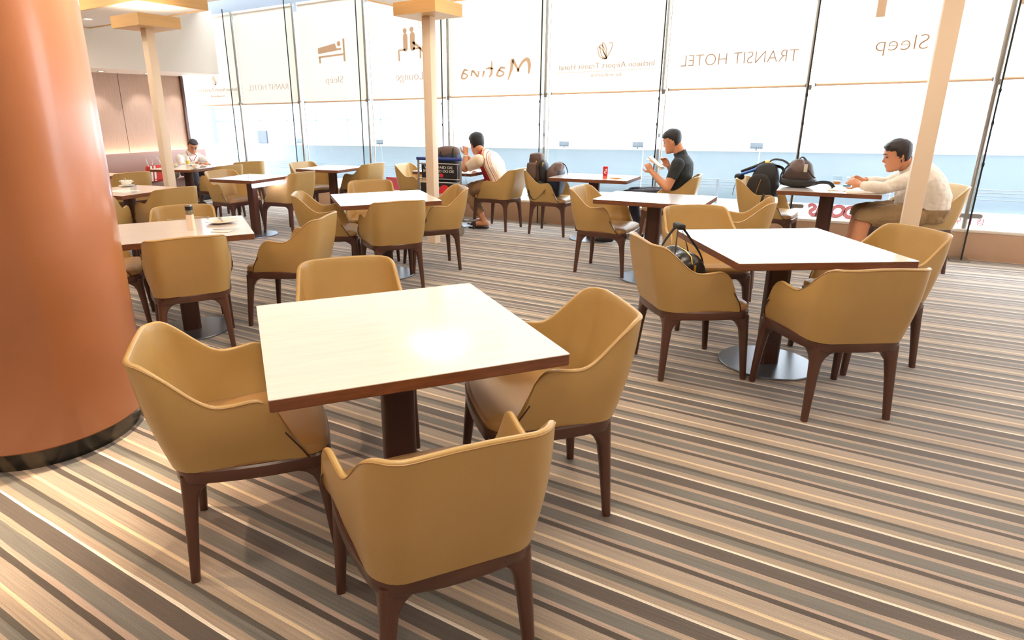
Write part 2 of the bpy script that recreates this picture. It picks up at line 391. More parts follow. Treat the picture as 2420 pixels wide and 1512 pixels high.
for i, (lab, x0, x1) in LB.items():
    zb = 1.73 - 0.005*i; zt = 3.20
    r = empty('roller_blind', ((x0+x1)/2, BY, zb), label=lab, cat='blind', group='roller blinds on the glass wall')
    BL[i] = (r, (x0+x1)/2, zb); wdt = x1-x0
    obj('cloth', B((0, 0, (zt-zb)/2), (wdt, 0.003, zt-zb)), M_['blind'], r, smooth=0)
    bm = bmesh.new(); tube(bm, [(-wdt/2, 0, 0), (wdt/2, 0, 0)], 0.012, 10); obj('bottom_rail', bm, M_['rail'], r)
    bm = bmesh.new(); tube(bm, [(-wdt/2, 0, zt-zb+0.02), (wdt/2, 0, zt-zb+0.02)], 0.028, 14); obj('roller', bm, M_['white'], r)
    for s in (-1, 1):
        obj('end_cap', B((s*(wdt/2-0.006), 0, 0.0), (0.012, 0.028, 0.036)), M_['steel'], r)
PY = -0.0035
def prt(i, name, bm): return obj(name, bm, M_['print'], BL[i][0], smooth=0, recalc=False)
def loc(i, x, z): return (x-BL[i][1], z-BL[i][2])
def text_on(i, s, size, x, z, width, thin=0.004, **k):
    l = loc(i, x, z); return text_mesh('lettering', s, size, (l[0], PY, l[1]), M_['print'], BL[i][0], width=width, thin=thin, **k)
def bed(i, x0, z0, w, h):
    """bed pictogram: headboard on the right, sleeper, legs"""
    bm = bmesh.new(); X = lambda a: loc(i, x0+a*w, 0)[0]; Z = lambda a: loc(i, 0, z0+a*h)[1]
    poly(bm, [(X(.90), Z(.02)), (X(.965), Z(.02)), (X(.965), Z(1)), (X(.90), Z(1))], PY)
    poly(bm, [(X(.0), Z(.235)), (X(.90), Z(.29)), (X(.90), Z(.37)), (X(.0), Z(.315))], PY)
    poly(bm, [(X(.02), Z(.0)), (X(.08), Z(.0)), (X(.08), Z(.25)), (X(.02), Z(.25))], PY)
    poly(bm, [(X(.0), Z(.42)), (X(.62), Z(.50)), (X(.84), Z(.53)), (X(.84), Z(.61)), (X(.68), Z(.60)), (X(.63), Z(.83)), (X(.0), Z(.68))], PY)
    disc(bm, (X(.76), Z(.80)), .11*h, PY, sx=1.0)
    prt(i, 'emblem', bm)
bed(6, -7.563, 2.297, 0.60, 0.345)
text_on(6, 'Sleep', 0.155, -7.25, 1.985, 0.38)
text_on(7, 'TRANSIT HOTEL', 0.14, -8.77, 1.925, 1.10)
text_on(2, 'TRANSIT HOTEL', 0.185, -1.19, 1.975, 1.22)
text_on(1, 'Sleep', 0.205, 0.325, 2.03, 0.43)
text_on(5, 'Lounge', 0.17, -5.745, 1.975, 0.50)
bed(1, 0.04, 2.355, 1.25, 0.80)
def lotus(i, cx, cz, s):
    bm = bmesh.new(); a, b = loc(i, cx, cz)
    Q = lambda l: [(a+x*s, b+z*s) for x, z in l]
    tw = 0.011*s/0.19
    for l in ([(.12, -.45), (-.30, -.35), (-.46, -.05), (-.50, .30), (-.20, .10), (.12, -.45)],
              [(.12, -.45), (-.18, -.30), (-.34, .05), (-.36, .42), (-.08, .20), (.12, -.45)],
              [(.12, -.45), (-.02, -.2), (-.16, .15), (-.20, .55), (.04, .25), (.12, -.45)],
              [(.12, -.45), (.22, -.20), (.40, .10), (.46, .42), (.34, .52), (.24, .46)], [(.12, -.45), (.0, -.47), (-.2, -.44)]):
        ribbon(bm, Q(l), tw, PY)
    prt(i, 'emblem', bm)
lotus(3, -2.725, 2.20, 0.19); lotus(8, -10.22, 2.13, 0.16)
for i, x0, x1, z in ((3, -3.33, -2.11, 2.005), (8, -10.80, -9.63, 1.935)):
    text_on(i, 'Incheon Airport Transit Hotel', 0.095, (x0+x1)/2, z, x1-x0, thin=0.0012)
    bm = bmesh.new(); a = loc(i, x0-.06, z-.035); b = loc(i, x1, z-.035); ribbon(bm, [a, b], 0.004, PY, n=1); prt(i, 'rule_line', bm)
    text_on(i, 'by walkerhill', 0.06, (x0+x1)/2+.02, z-.10, 0.38, thin=0.0008)
# two seated figures under a clock
bm = bmesh.new(); A = lambda x, z: loc(5, x, z)
disc(bm, A(-5.800, 2.665), 0.036, PY); disc(bm, A(-5.675, 2.675), 0.036, PY)
def pill(cx, cz, wd, h, lean=0):
    l = []
    for k in range(9):
        t = PI*k/8; l.append(A(cx+lean+wd/2*math.cos(t), cz+h/2-wd/2+wd/2*math.sin(t)))
    for k in range(9):
        t = PI+PI*k/8; l.append(A(cx+wd/2*math.cos(t), cz-h/2+wd/2+wd/2*math.sin(t)))
    poly(bm, l, PY)
pill(-5.795, 2.505, 0.082, 0.25); pill(-5.665, 2.51, 0.088, 0.26)
for l, w_ in (([(-5.80, 2.405), (-5.92, 2.40), (-5.92, 2.25)], .03), ([(-5.66, 2.41), (-5.53, 2.41), (-5.53, 2.27)], .03), ([(-5.66, 2.50), (-5.54, 2.42), (-5.44, 2.32)], .035), ([(-5.50, 2.42), (-5.42, 2.42), (-5.40, 2.28)], .03)):
    ribbon(bm, [A(*p) for p in l], w_, PY, n=1)
ribbon(bm, [A(-5.50+.055*math.cos(t*PI/8), 2.735+.055*math.sin(t*PI/8)) for t in range(17)], 0.006, PY, n=1)
ribbon(bm, [A(-5.50, 2.765), A(-5.50, 2.735), A(-5.48, 2.735)], 0.006, PY, n=1)
prt(5, 'emblem', bm)
# handwritten word, seen from behind
bm = bmesh.new(); A = lambda x, z: loc(4, x, z)
def pen(l, w_): ribbon(bm, [A(-4.823+a*1.062, 1.90+b*0.27) for a, b in l], w_, PY)
pen([(.99, .30), (1.0, .70), (.97, .98), (.90, .85), (.83, .42)], [.02, .05, .05, .03, .03])
pen([(.86, .42), (.80, .78), (.76, .98), (.75, .60), (.70, .05)], [.02, .035, .05, .045, .012])
pen([(.66, .62), (.60, .66), (.56, .50), (.54, .30), (.60, .26), (.64, .40), (.57, .55)], [.015, .03, .03, .025, .02, .02, .02])
pen([(.46, 1.0), (.46, .70), (.455, .40), (.42, .22)], [.015, .03, .035, .015])
pen([(.49, .62), (.43, .66), (.37, .64)], [.012, .03, .012])
pen([(.345, .55), (.335, .38), (.325, .25)], [.03, .025, .015])
pen([(.265, .55), (.25, .28), (.20, .50), (.165, .56), (.15, .32)], [.025, .02, .03, .03, .02])
pen([(.10, .60), (.05, .64), (.02, .48), (.00, .26), (.06, .22), (.09, .38), (.03, .48)], [.015, .03, .03, .025, .02, .02, .02])
prt(4, 'lettering', bm)

# ------------------------------------------------------------------ things outside the glass
def seg_panel(name, p0, p1, z0, z1, th, m, parent, gap=0.01):
    d = Vector((p1[0]-p0[0], p1[1]-p0[1], 0)); L_ = d.length; c = Vector(((p0[0]+p1[0])/2, (p0[1]+p1[1])/2, (z0+z1)/2))
    return obj(name, B(c, (L_-gap, th, z1-z0), math.atan2(d.y, d.x)), m, parent, smooth=0)
par = empty('glass_balustrade', (-4, 9.7, 0), label='long pale blue glass balustrade outside the window', cat='balustrade')
xs = [-14.0+1.62*k for k in range(14)]
fy = lambda x: 9.19 + (x+11.28)*(10.06-9.19)/(1.85+11.28)
for a, b in zip(xs, xs[1:]): 
    o = seg_panel('panel', (a, fy(a)), (b, fy(b)), -0.2, 0.90, 0.02, M_['paleblue'], par)
    o.location = (4, -9.7, 0)
o = seg_panel('top_rail', (xs[0], fy(xs[0])), (xs[-1], fy(xs[-1])), 0.90, 0.915, 0.04, M_['white'], par, 0); o.location = (4, -9.7, 0)
gr = empty('terrace_grille', (0, 8.9, 0), label='low grey slatted grille outside, beyond the stone upstand', cat='grille')
for z in (0.50, 0.54, 0.575, 0.61):
    obj('slat', B((-3.5, 0.02*(z*50 % 3), z-0.02), (15, 0.02, 0.008)), M_['greywall'], gr, smooth=0)
for x in (-10.8, -6, -1.4, 3.5):
    obj('post', B((x, 0, 0.42), (0.03, 0.03, 0.36)), M_['greywall'], gr, smooth=0)
# pale rock bank far off
def rock_bank():
    bm = bmesh.new(); n = 150; rows = []
    for i in range(n+1):
        x = -8+26*i/n; rows.append([])
        for j, (dy, z) in enumerate(((0, -1.9), (0.2, -0.85), (0.5, -0.55), (1.0, -0.25), (2.0, -0.02), (3.5, -1.3))):
            k = noise.noise(Vector((x*1.7, j*1.3, 0)))*0.07 + noise.noise(Vector((x*6, j*3.1, 4)))*0.09
            rows[-1].append(bm.verts.new((x, 40+dy+k, z+k*1.1)))
    for a, b in zip(rows, rows[1:]):
        for j in range(5): bm.faces.new((a[j], b[j], b[j+1], a[j+1]))
    return bm
tag(obj('rock_bank', rock_bank(), mat('pale_rock', (122, 134, 144), rough=0.9, var=0.45, vscale=1.6, bump=0.8, bscale=5), smooth=20), 'long low pale grey rock bank far outside behind the seated men', 'rock bank')
# tiled building outside, beyond the banquette
bd = empty('terminal_building', (-16, 14.3, -0.2), label='white tiled building outside, seen through the windows by the banquette', cat='building')
TM = mat('pale_wall_tiles', (178, 186, 194), rough=0.35); JM = mat('tile_joint', (118, 132, 146), rough=0.6)
obj('wall', B((1.0, 0.6, 3.2), (8.2, 1.2, 6.4)), TM, bd, smooth=0)
bm = bmesh.new()
for k in range(8): bx(bm, (1.0, -0.003, 0.78+0.75*k), (8.2, 0.006, 0.022))
for k in range(7): bx(bm, (-2.9+1.25*k, -0.003, 3.2), (0.022, 0.006, 6.4))
obj('tile_joints', bm, JM, bd, smooth=0)
obj('annex', B((-3.4, 0.1, 3.2), (1.6, 1.6, 6.4)), mat('blue_grey_cladding', (150, 163, 184), rough=0.4), bd, smooth=0)
obj('window', B((-0.32, -0.02, 1.02), (0.42, 0.06, 0.40)), mat('dark_pane', (88, 98, 114), rough=0.2), bd, smooth=0)
obj('ledge', B((0.3, -0.1, 0.76), (3.4, 0.2, 0.03)), M_['greywall'], bd, smooth=0)
obj('unit_box', B((0.95, -0.14, 0.92), (0.55, 0.26, 0.22)), M_['offwhite'], bd, smooth=0)
obj('wall', B((-6.2, 0.5, 3.2), (3.6, 1.2, 6.4)), TM, bd, smooth=0)
obj('stripe_sign', B((-4.6, -0.12, 1.95), (1.1, 0.04, 0.07)), mat('blue_sign', (70, 130, 190)), bd, smooth=0)
obj('stripe_sign', B((-4.6, -0.12, 1.86), (1.1, 0.04, 0.07)), mat('yellow_sign', (240, 210, 90)), bd, smooth=0)
tag(obj('round_pillar', lathe(bmesh.new(), [(0.42, -0.2), (0.42, 6)], 32, (-8.72, 12, 0)), M_['white']), 'thick white round pillar outside, behind the slim cream post', 'pillar')
# writing on the outer face of the window
M_['pink'] = mat('pink_letter', (230, 140, 146), rough=0.5); M_['pinkline'] = mat('pink_outline', (214, 84, 98), rough=0.5); M_['blueink'] = mat('blue_letter', (90, 140, 180), rough=0.5)
def decal(chars, lab, m, size, z, thin=0.0, mirror=None, shear=0.2, cat='lettering'):
    r = empty('window_lettering', (0, 8.06, z), label=lab, cat=cat)
    for k, (ch, x) in enumerate(chars):
        t = text_mesh('letter', ch, size, (x, 0, 0), m, r, mirror=(mirror is not None and k in mirror), shear=shear, thin=thin, extr=0.006)
    return r
ch = [('S', -0.225), ('M', -0.12), ('O', 0.015), ('O', 0.145), ('T', 0.26), ('H', 0.38), ('I', 0.475), ('E', 0.56)]
r = decal(ch, 'big pink outlined letters outside the window behind the man in white', M_['pinkline'], 0.185, 0.315, thin=-0.010, mirror=(0,))
for k, (c_, x) in enumerate(ch):
    t = text_mesh('letter_fill', c_, 0.185, (x, -0.011, 0), M_['pink'], r, mirror=(k == 0), shear=0.2, thin=-0.004, extr=0.003)
decal([('스', 1.0), ('무', 1.085), ('디', 1.17), ('킹', 1.265)], 'small pink Korean letters outside the window beside the steel rod', M_['pinkline'], 0.075, 0.325, shear=0.0)
decal([('2', -3.80), ('1', -3.755), ('0', -3.71)], 'small blue figures 210 outside the window behind the brown rucksack', M_['blueink'], 0.07, 0.33, shear=0.0)
# ------------------------------------------------------------------ column and posts
col = empty('round_column', (-3.2, 1.27, 0), label='massive round terracotta plastered column standing in the foreground', cat='column')
bm = bmesh.new(); lathe(bm, [(0.432, 0.098), (0.440, 0.106), (0.440, 1.2), (0.440, 2.3), (0.440, CEIL_Z)], 96); obj('shaft', bm, M_['copper'], col)
def marble():
    m = mat('black_marble', (40, 36, 32), rough=0.25); N = m.node_tree.nodes; L = m.node_tree.links
    tc = N.new('ShaderNodeTexCoord'); wv = N.new('ShaderNodeTexWave'); wv.inputs['Scale'].default_value = 3.2; wv.inputs['Distortion'].default_value = 9; wv.inputs['Detail'].default_value = 2; wv.inputs['Detail Scale'].default_value = 0.8; L.new(tc.outputs['Object'], wv.inputs['Vector'])
    cr = N.new('ShaderNodeValToRGB'); cr.color_ramp.elements[0].position = 0.35; cr.color_ramp.elements[0].color = srgb(30, 26, 22); cr.color_ramp.elements[1].position = 0.8; cr.color_ramp.elements[1].color = srgb(92, 82, 68)
    L.new(wv.outputs[0], cr.inputs[0]); L.new(cr.outputs[0], N['Principled BSDF'].inputs['Base Color']); return m
bm = bmesh.new(); lathe(bm, [(0.395, 0.0), (0.395, 0.098)], 96); obj('plinth', bm, marble(), col)

POSTS = [(-7.27, 4.78, 'square cream post with a maple lamp box, beside the round column'), (-4.07, 6.02, 'square cream post with a maple lamp box, beside the luggage trolley'), (0.46, 5.40, 'square cream post standing in front of the seated man in white')]
glow = mat('lit_diffuser', (255, 244, 220), emit=(1.0, .90, .74), estr=GLOW)
for (x, y, lab) in POSTS:
    p = empty('lamp_post', (x, y, 0), label=lab, cat='post', group='slim cream lamp posts')
    obj('shaft', B((0, 0, 1.25), (0.106, 0.106, 2.5), bev=0.002), M_['cream'], p)
    bm = bmesh.new(); w_ = 0.27
    for (cx, cy, sx, sy) in ((0, -w_+.01, 2*w_, .02), (0, w_-.01, 2*w_, .02), (-w_+.01, 0, .02, 2*w_-.04), (w_-.01, 0, .02, 2*w_-.04)): bx(bm, (cx, cy, 2.565), (sx, sy, 0.13))
    bx(bm, (0, 0, 2.508), (2*w_-.04, 2*w_-.04, 0.016))
    obj('lamp_box', bm, M_['maple'], p)
    obj('diffuser', B((0, 0, 2.612), (2*w_-.05, 2*w_-.05, 0.012)), glow, p)
    obj('base_collar', B((0, 0, 0.06), (0.112, 0.112, 0.12)), M_['cream'], p)
# ceiling rafts that the post lamps wash
def raft(c, s, lab):
    r = empty('ceiling_raft', (c[0], c[1], 2.78), label=lab, cat='ceiling raft')
    obj('soffit', B((0, 0, 0.03), (s[0]-.06, s[1]-.06, 0.06)), M_['white'], r)
    for (cx, cy, sx, sy) in ((0, -s[1]/2+.015, s[0], .03), (0, s[1]/2-.015, s[0], .03), (-s[0]/2+.015, 0, .03, s[1]-.06), (s[0]/2-.015, 0, .03, s[1]-.06)):
        obj('fascia', B((cx, cy, 0.10), (sx, sy, 0.22)), M_['maple'], r)
    for sx in (-1, 1):
        for sy in (-1, 1): obj('hanger', B((sx*s[0]*.35, sy*s[1]*.35, 0.32), (0.02, 0.02, 0.52)), M_['steel'], r)
    return r
raft((-8.47, 5.07), (2.75, 0.95), 'maple edged ceiling raft glowing above the post beside the column')
raft((-4.3, 6.25), (1.5, 1.2), 'maple edged ceiling raft glowing above the post beside the trolley')
d = empty('recessed_downlight', (-8.95, 5.04, 2.776), label='round recessed downlight in the underside of the glowing ceiling raft', cat='light')
obj('trim_ring', lathe(bmesh.new(), [(0.05, 0), (0.06, -0.006), (0.06, 0.004)], 20), M_['white'], d); obj('lens', lathe(bmesh.new(), [(0.048, 0.0), (0.03, -0.003), (0.0, -0.003)], 20), mat('lit_lens_bright', (255, 240, 210), emit=(1, .9, .7), estr=14), d)
# square fittings added for the fill lights, all out of view
for (x, y) in ((-4.3, 1.0), (-1.0, 0.9), (2.0, 1.6), (-1.2, 3.6), (2.2, 4.4), (-6.4, 2.6), (-2.8, 5.2), (-8.6, 3.6), (0.6, -1.4), (-3.0, -1.2)):
    l = empty('fill_lamp', (x, y, CEIL_Z), label='square cream ceiling lamp fitting set in the ceiling out of the picture', cat='ceiling lamp', group='square ceiling lamps')  # unseen fill lamps, added for general light
    obj('housing', B((0, 0, -0.03), (1.0, 1.0, 0.055)), M_['cream'], l)
    obj('diffuser', B((0, 0, -0.062), (0.92, 0.92, 0.008)), mat('fill_diffuser', (255, 240, 214), emit=(1, .82, .58), estr=FILL_GLOW) if 'fill_diffuser' not in bpy.data.materials else bpy.data.materials['fill_diffuser'], l)

# ------------------------------------------------------------------ banquette
bq = empty('banquette', (-10.15, 4.95, 0), label='long mauve banquette against the panelled end wall', cat='banquette')
obj('plinth', B((-0.20, 0.2, 0.14), (0.62, 5.2, 0.28)), M_['black'], bq)
obj('seat', B((-0.16, 0.2, 0.365), (0.78, 5.3, 0.17), bev=0.03), M_['banq'], bq)
obj('backrest', B((-0.475, 0.2, 0.665), (0.15, 5.3, 0.47), bev=0.03), M_['banq'], bq)
obj('cove_strip', B((-0.575, 0.2, 0.86), (0.03, 5.2, 0.02)), mat('cove_led', (255, 220, 170), emit=(1, .85, .66), estr=COVE), bq)

# ------------------------------------------------------------------ tables
def table(x, y, deg, W, D, lab, base=True, rad=0.27, corner=0.006, z=0.745, grp='square dark-wood pedestal tables'):
    t = empty('pedestal_table', (x, y, 0), R(deg), lab, 'table', grp)
    bm = bmesh.new(); loft(bm, [rrect(W, D, corner, 4, z-0.0025), rrect(W, D, corner, 4, z)]); obj('tabletop', bm, M_['tabletop'], t)
    bm = bmesh.new(); loft(bm, [rrect(W-0.006, D-0.006, corner, 4, z-0.04), rrect(W, D, corner, 4, z-0.037), rrect(W, D, corner, 4, z-0.0026)]); obj('edge', bm, M_['tableedge'], t)
    bm = bmesh.new(); loft(bm, [rrect(0.125, 0.09, 0.03, 5, 0.012), rrect(0.125, 0.09, 0.03, 5, z-0.046)]); obj('column', bm, M_['tablecol'], t)
    bm = bmesh.new(); loft(bm, [rrect(0.4, 0.4, 0.02, 3, z-0.052), rrect(0.4, 0.4, 0.02, 3, z-0.041)]); obj('mounting_plate', bm, M_['black'], t)
    bm = bmesh.new(); lathe(bm, [(rad, 0.0), (rad, 0.008), (rad-0.004, 0.012), (0.0, 0.012)], 56); obj('base_disk', bm, M_['basedisk'], t)
    return t
table(-1.322, 1.680, 51.1, 0.94, 0.93, 'large square table with a bare glossy top, the nearest in the foreground')
table(-0.234, 3.945, 31.6, 0.91, 0.93, 'square table with the black holdall beside it and a bare shining top')
table(-1.385, 5.59, -0.5, 0.92, 0.66, 'bare table just in front of the man in the black polo shirt')
table(-3.632, 4.545, 48.7, 0.90, 0.86, 'bare square table with four chairs, in front of the luggage trolley')
table(-3.892, 2.57, 55.6, 0.93, 0.85, 'square table with a white plate and a pepper mill, beside the round column')
table(-6.41, 5.345, 5.5, 0.72, 0.69, 'small table with a bright strip of light under its edge')  # the strip is the glowing bar below, standing in for a glint
table(-6.42, 6.86, 4.0, 0.77, 0.72, 'small bare table by the window behind the table with the strip of light')
table(-4.505, 7.11, 1.0, 0.92, 0.50, 'table by the window where the man in the striped shirt leans')
table(-2.49, 7.12, 1.0, 0.93, 0.60, 'window table with a red box standing on it')
table(-0.09, 6.95, 0.0, 0.84, 0.70, 'window table where the man in white sits, a rucksack on it')
table(-8.62, 6.0, 15, 0.80, 0.80, 'table with cups and dishes before the banquette', corner=0.09)
table(-6.55, 3.80, 7, 0.82, 0.78, 'table with a white soup bowl, behind the round column')
table(-8.78, 4.60, 5, 0.80, 0.66, 'table by the banquette, half hidden behind the round column')

# ------------------------------------------------------------------ armchair
def outline(inset=0.0, n=7, fy=0.245, by=-0.252, fw=0.256, bw=0.222, rf=0.07, rb=0.085):
    """closed seat outline starting at front centre going right -> back -> left"""
    pts = []
    cs = [((fw, fy), rf), ((bw, by), rb), ((-bw, by), rb), ((-fw, fy), rf)]
    m = len(cs)
    V = [Vector((c[0][0], c[0][1], 0)) for c in cs]
    for i, (c, r) in enumerate(cs):
        p = V[i]; a = (V[i-1]-p).normalized(); b = (V[(i+1) % m]-p).normalized()
        ang = a.angle(b); d = r/math.tan(ang/2); s = p+a*d; e = p+b*d
        cen = p+(a+b).normalized()*(r/math.sin(ang/2))
        for k in range(n+1):
            t = k/n; v = (s-cen).lerp(e-cen, t); v = v.normalized()*(r-inset) if r > inset else v*0
            pts.append(cen+v)
    # bow the straight runs slightly
    out = []
    for i, p in enumerate(pts):
        out.append(p)
        if i % (n+1) == n:
            q = pts[(i+1) % len(pts)]
            for k in range(1, 6):
                t = k/6; m_ = p.lerp(q, t); nr = Vector((-(q-p).y, (q-p).x, 0)).normalized()
                out.append(m_ + nr*(0.012*4*t*(1-t)))
    return out
def build_chair():
    t = empty('armchair', (0, 0, 0))
    # frame ring
    bm = bmesh.new(); O0 = outline(); O1 = outline(0.036)
    rings = [[Vector((p.x, p.y, z)) for p in O] for (O, z) in ((O1, .372), (outline(0.004), .370), (O0, .376), (O0, .412), (outline(0.005), .419), (outline(0.018), .420), (O1, .410))]
    R_ = [[bm.verts.new(p) for p in r] for r in rings]; N_ = len(R_[0])
    for a, b in zip(R_, R_[1:]+R_[:1]):
        for i in range(N_): bm.faces.new((a[i], a[(i+1) % N_], b[(i+1) % N_], b[i]))
    obj('frame', bm, M_['darkwood'], t)
    # legs
    for (sx, sy) in ((1, 1), (1, -1), (-1, -1), (-1, 1)):
        if sy > 0: top = (0.245, 0.232); bot = (0.252, 0.255)
        else: top = (0.208, -0.238); bot = (0.222, -0.252)
        bm = bmesh.new(); rr = []
        for (z, s, gx) in ((0.0, .030, 0), (0.10, .035, 0), (.22, .042, 0), (.305, .050, 0), (.335, .056, .008), (.355, .064, .022), (.368, .074, .045), (.3735, .078, .062), (.392, .078, .070)):
            f = z/.392; ox = bot[0]*(1-f)+top[0]*f; oy = bot[1]*(1-f)+top[1]*f; w2 = s+gx; cx = ox-w2/2; cy = oy-math.copysign(w2/2, oy)
            if z > .36: w3 = s+gx
            rr.append([Vector((sx*(p.x+cx), p.y+cy, z)) for p in rrect(w2, w2, min(0.018, s*.36), 3)])
        # keep the flare inside the ring thickness: clip towards the outline
        loft(bm, rr)
        obj('leg', bm, M_['darkwood'], t)
    # seat cushion
    bm = bmesh.new(); rr = [[Vector((p.x*s, p.y*s, z)) for p in outline(i_)] for (i_, z, s) in ((.012, .412, 1), (.006, .424, 1), (.006, .440, 1), (.012, .452, .995), (.03, .462, .97), (.06, .467, .88), (.06, .469, .6), (.06, .470, .25))]
    loft(bm, rr); obj('seat', bm, M_['leather_seat'], t)
    # shell: arms and back in one sweep
    def upath(front_y, fw, bw, by, r, n=60, bow=0.015):
        V = [Vector((-fw, front_y, 0)), Vector((-bw, by, 0)), Vector((bw, by, 0)), Vector((fw, front_y, 0))]
        P = [V[0]]
        for i in (1, 2):
            p = V[i]; a = (V[i-1]-p).normalized(); b = (V[i+1]-p).normalized(); ang = a.angle(b); d = r/math.tan(ang/2); s = p+a*d; e = p+b*d; cen = p+(a+b).normalized()*(r/math.sin(ang/2))
            for k in range(11):
                v = (s-cen).lerp(e-cen, k/10).normalized()*r; P.append(cen+v)
        P.append(V[3])
        # bow the back
        P = [p + Vector((0, -bow*max(0, 1-(p.x/bw)**2), 0)) if p.y < by+0.02 else p for p in P]
        Ls = [0]
        for a, b in zip(P, P[1:]): Ls.append(Ls[-1]+(b-a).length)
        out = []
        for k in range(n+1):
            s = Ls[-1]*k/n; j = max(i for i in range(len(Ls)) if Ls[i] <= s+1e-9); j = min(j, len(P)-2)
            out.append(P[j].lerp(P[j+1], (s-Ls[j])/max(1e-9, Ls[j+1]-Ls[j])))
        return out, Ls[-1]
    n = 72
    bot, LB_ = upath(0.165, 0.252, 0.224, -0.256, 0.085, n, .010)
    top, LT_ = upath(0.100, 0.282, 0.234, -0.335, 0.095, n, .018)
    def zt(k):
        s = min(k, n-k)/n*LT_
        if s < 0.085: return 0.535 + 0.115*math.sqrt(max(0, 1-(1-s/0.085)**2))
        base = 0.648
        if s < 0.185: return base+.002-0.012*math.sin((s-.085)/.10*PI/2)
        t_ = min(1, (s-0.185)/0.235); e = t_*t_*(3-2*t_)
        cen = min(1, max(0, (s-.40)/.2))
        return base-0.010+(0.150)*e+0.008*cen
    m_ = 14; bm = bmesh.new(); gO = []; gI = []
    for k in range(n+1):
        a = bot[k]; b = top[k]; z1 = zt(k); h = (z1-.416)/(0.79-.416)
        rowo = []
        tt = (0.79-.416)
        for j in range(m_+1):
            v = j/m_; z = .416+(z1-.416)*v
            fl = (z-.416)/(.655-.416) if (min(k, n-k)/n*LT_) < .13 else (z-.416)/(zt(n//2)-.416)
            # flare with height; outer wall slightly convex near the seat
            f = v
            p = a.lerp(b, f); bulge = 0.012*math.sin(PI*min(1, v*1.0))
            c = Vector((0, -0.02, 0)); dr = (p-c); dr.z = 0; dr.normalize()
            p = p+dr*bulge
            rowo.append(Vector((p.x, p.y, z)))
        gO.append(rowo)
    # normals
    def nrm(k, j):
        k = max(3, min(n-3, k)); j = max(1, j)
        du = gO[min(n, k+1)][j]-gO[max(0, k-1)][j]; dv = gO[k][min(m_, j+1)]-gO[k][max(0, j-1)]
        x = du.cross(dv); x.normalize(); return x
    for k in range(n+1):
        row = []
        for j in range(m_+1):
            x = nrm(k, j); c = Vector((0, -0.02, 0)); 
            if x.dot(Vector((gO[k][j].x, gO[k][j].y+.02, 0))) > 0: x = -x
            th = 0.036-0.019*(j/m_); e = min(k, n-k)
            th *= 0.55+0.45*min(1, e/6)
            row.append(gO[k][j]+x*th+Vector((0, 0, -0.0)))
        gI.append(row)
    vo = [[bm.verts.new(p) for p in r] for r in gO]; vi = [[bm.verts.new(p) for p in r] for r in gI]
    for k in range(n):
        for j in range(m_):
            bm.faces.new((vo[k][j], vo[k+1][j], vo[k+1][j+1], vo[k][j+1])); bm.faces.new((vi[k][j+1], vi[k+1][j+1], vi[k+1][j], vi[k][j]))
    def rim(oa, ia):
        """rounded lip between outer and inner edge loops"""
        mids = []
        for a, b, nb, nc in zip(oa[0], ia[0], oa[1], ia[1]):
            o, i_ = a.co, b.co; up_ = ((a.co-nb.co).normalized()+(b.co-nc.co).normalized()).normalized(); w2 = (o-i_).length/2; c = (o+i_)/2
            mids.append([bm.verts.new(c+(o-c)*math.cos(t_)+up_*w2*0.85*math.sin(t_)) for t_ in (PI*.2, PI*.4, PI*.6, PI*.8)])
        rows = [[a]+m__+[b] for a, m__, b in zip(oa[0], mids, ia[0])]
        for r1, r2 in zip(rows, rows[1:]):
            for q in range(5): bm.faces.new((r1[q], r2[q], r2[q+1], r1[q+1]))
        return mids
    top_m = rim((  [vo[k][m_] for k in range(n+1)], [vo[k][m_-1] for k in range(n+1)]), ([vi[k][m_] for k in range(n+1)], [vi[k][m_-1] for k in range(n+1)]))
    edge_paths = []
    for e, q_ in ((0, 0), (n, -1)):
        for j in range(m_): bm.faces.new((vo[e][j], vi[e][j], vi[e][j+1], vo[e][j+1]))
        bm.faces.new([vo[e][m_]]+top_m[q_]+[vi[e][m_]])
        edge_paths.append([vo[e][j].co*.97+vi[e][j].co*.03+(vo[e][j].co-vo[abs(e-1)][j].co).normalized()*.0015 for j in range(m_+1)])
    for k in range(n): bm.faces.new((vo[k][0], vo[k+1][0], vi[k+1][0], vi[k][0]))
    bmesh.ops.remove_doubles(bm, verts=bm.verts, dist=0.0004)
    sh = obj('backrest', bm, M_['leather'], t, smooth=60)
    # piping along the outer edge of the lip
    path = [gO[k][m_]*1.0 for k in range(3, n-2)]
    bm = bmesh.new(); tube(bm, path, 0.0022, 6); obj('piping', bm, M_['piping'], sh)
    for ep in edge_paths:
        bm = bmesh.new(); tube(bm, ep, 0.0032, 6); obj('edge_seam', bm, M_['tablecol'], sh)
    return t
C0 = build_chair()
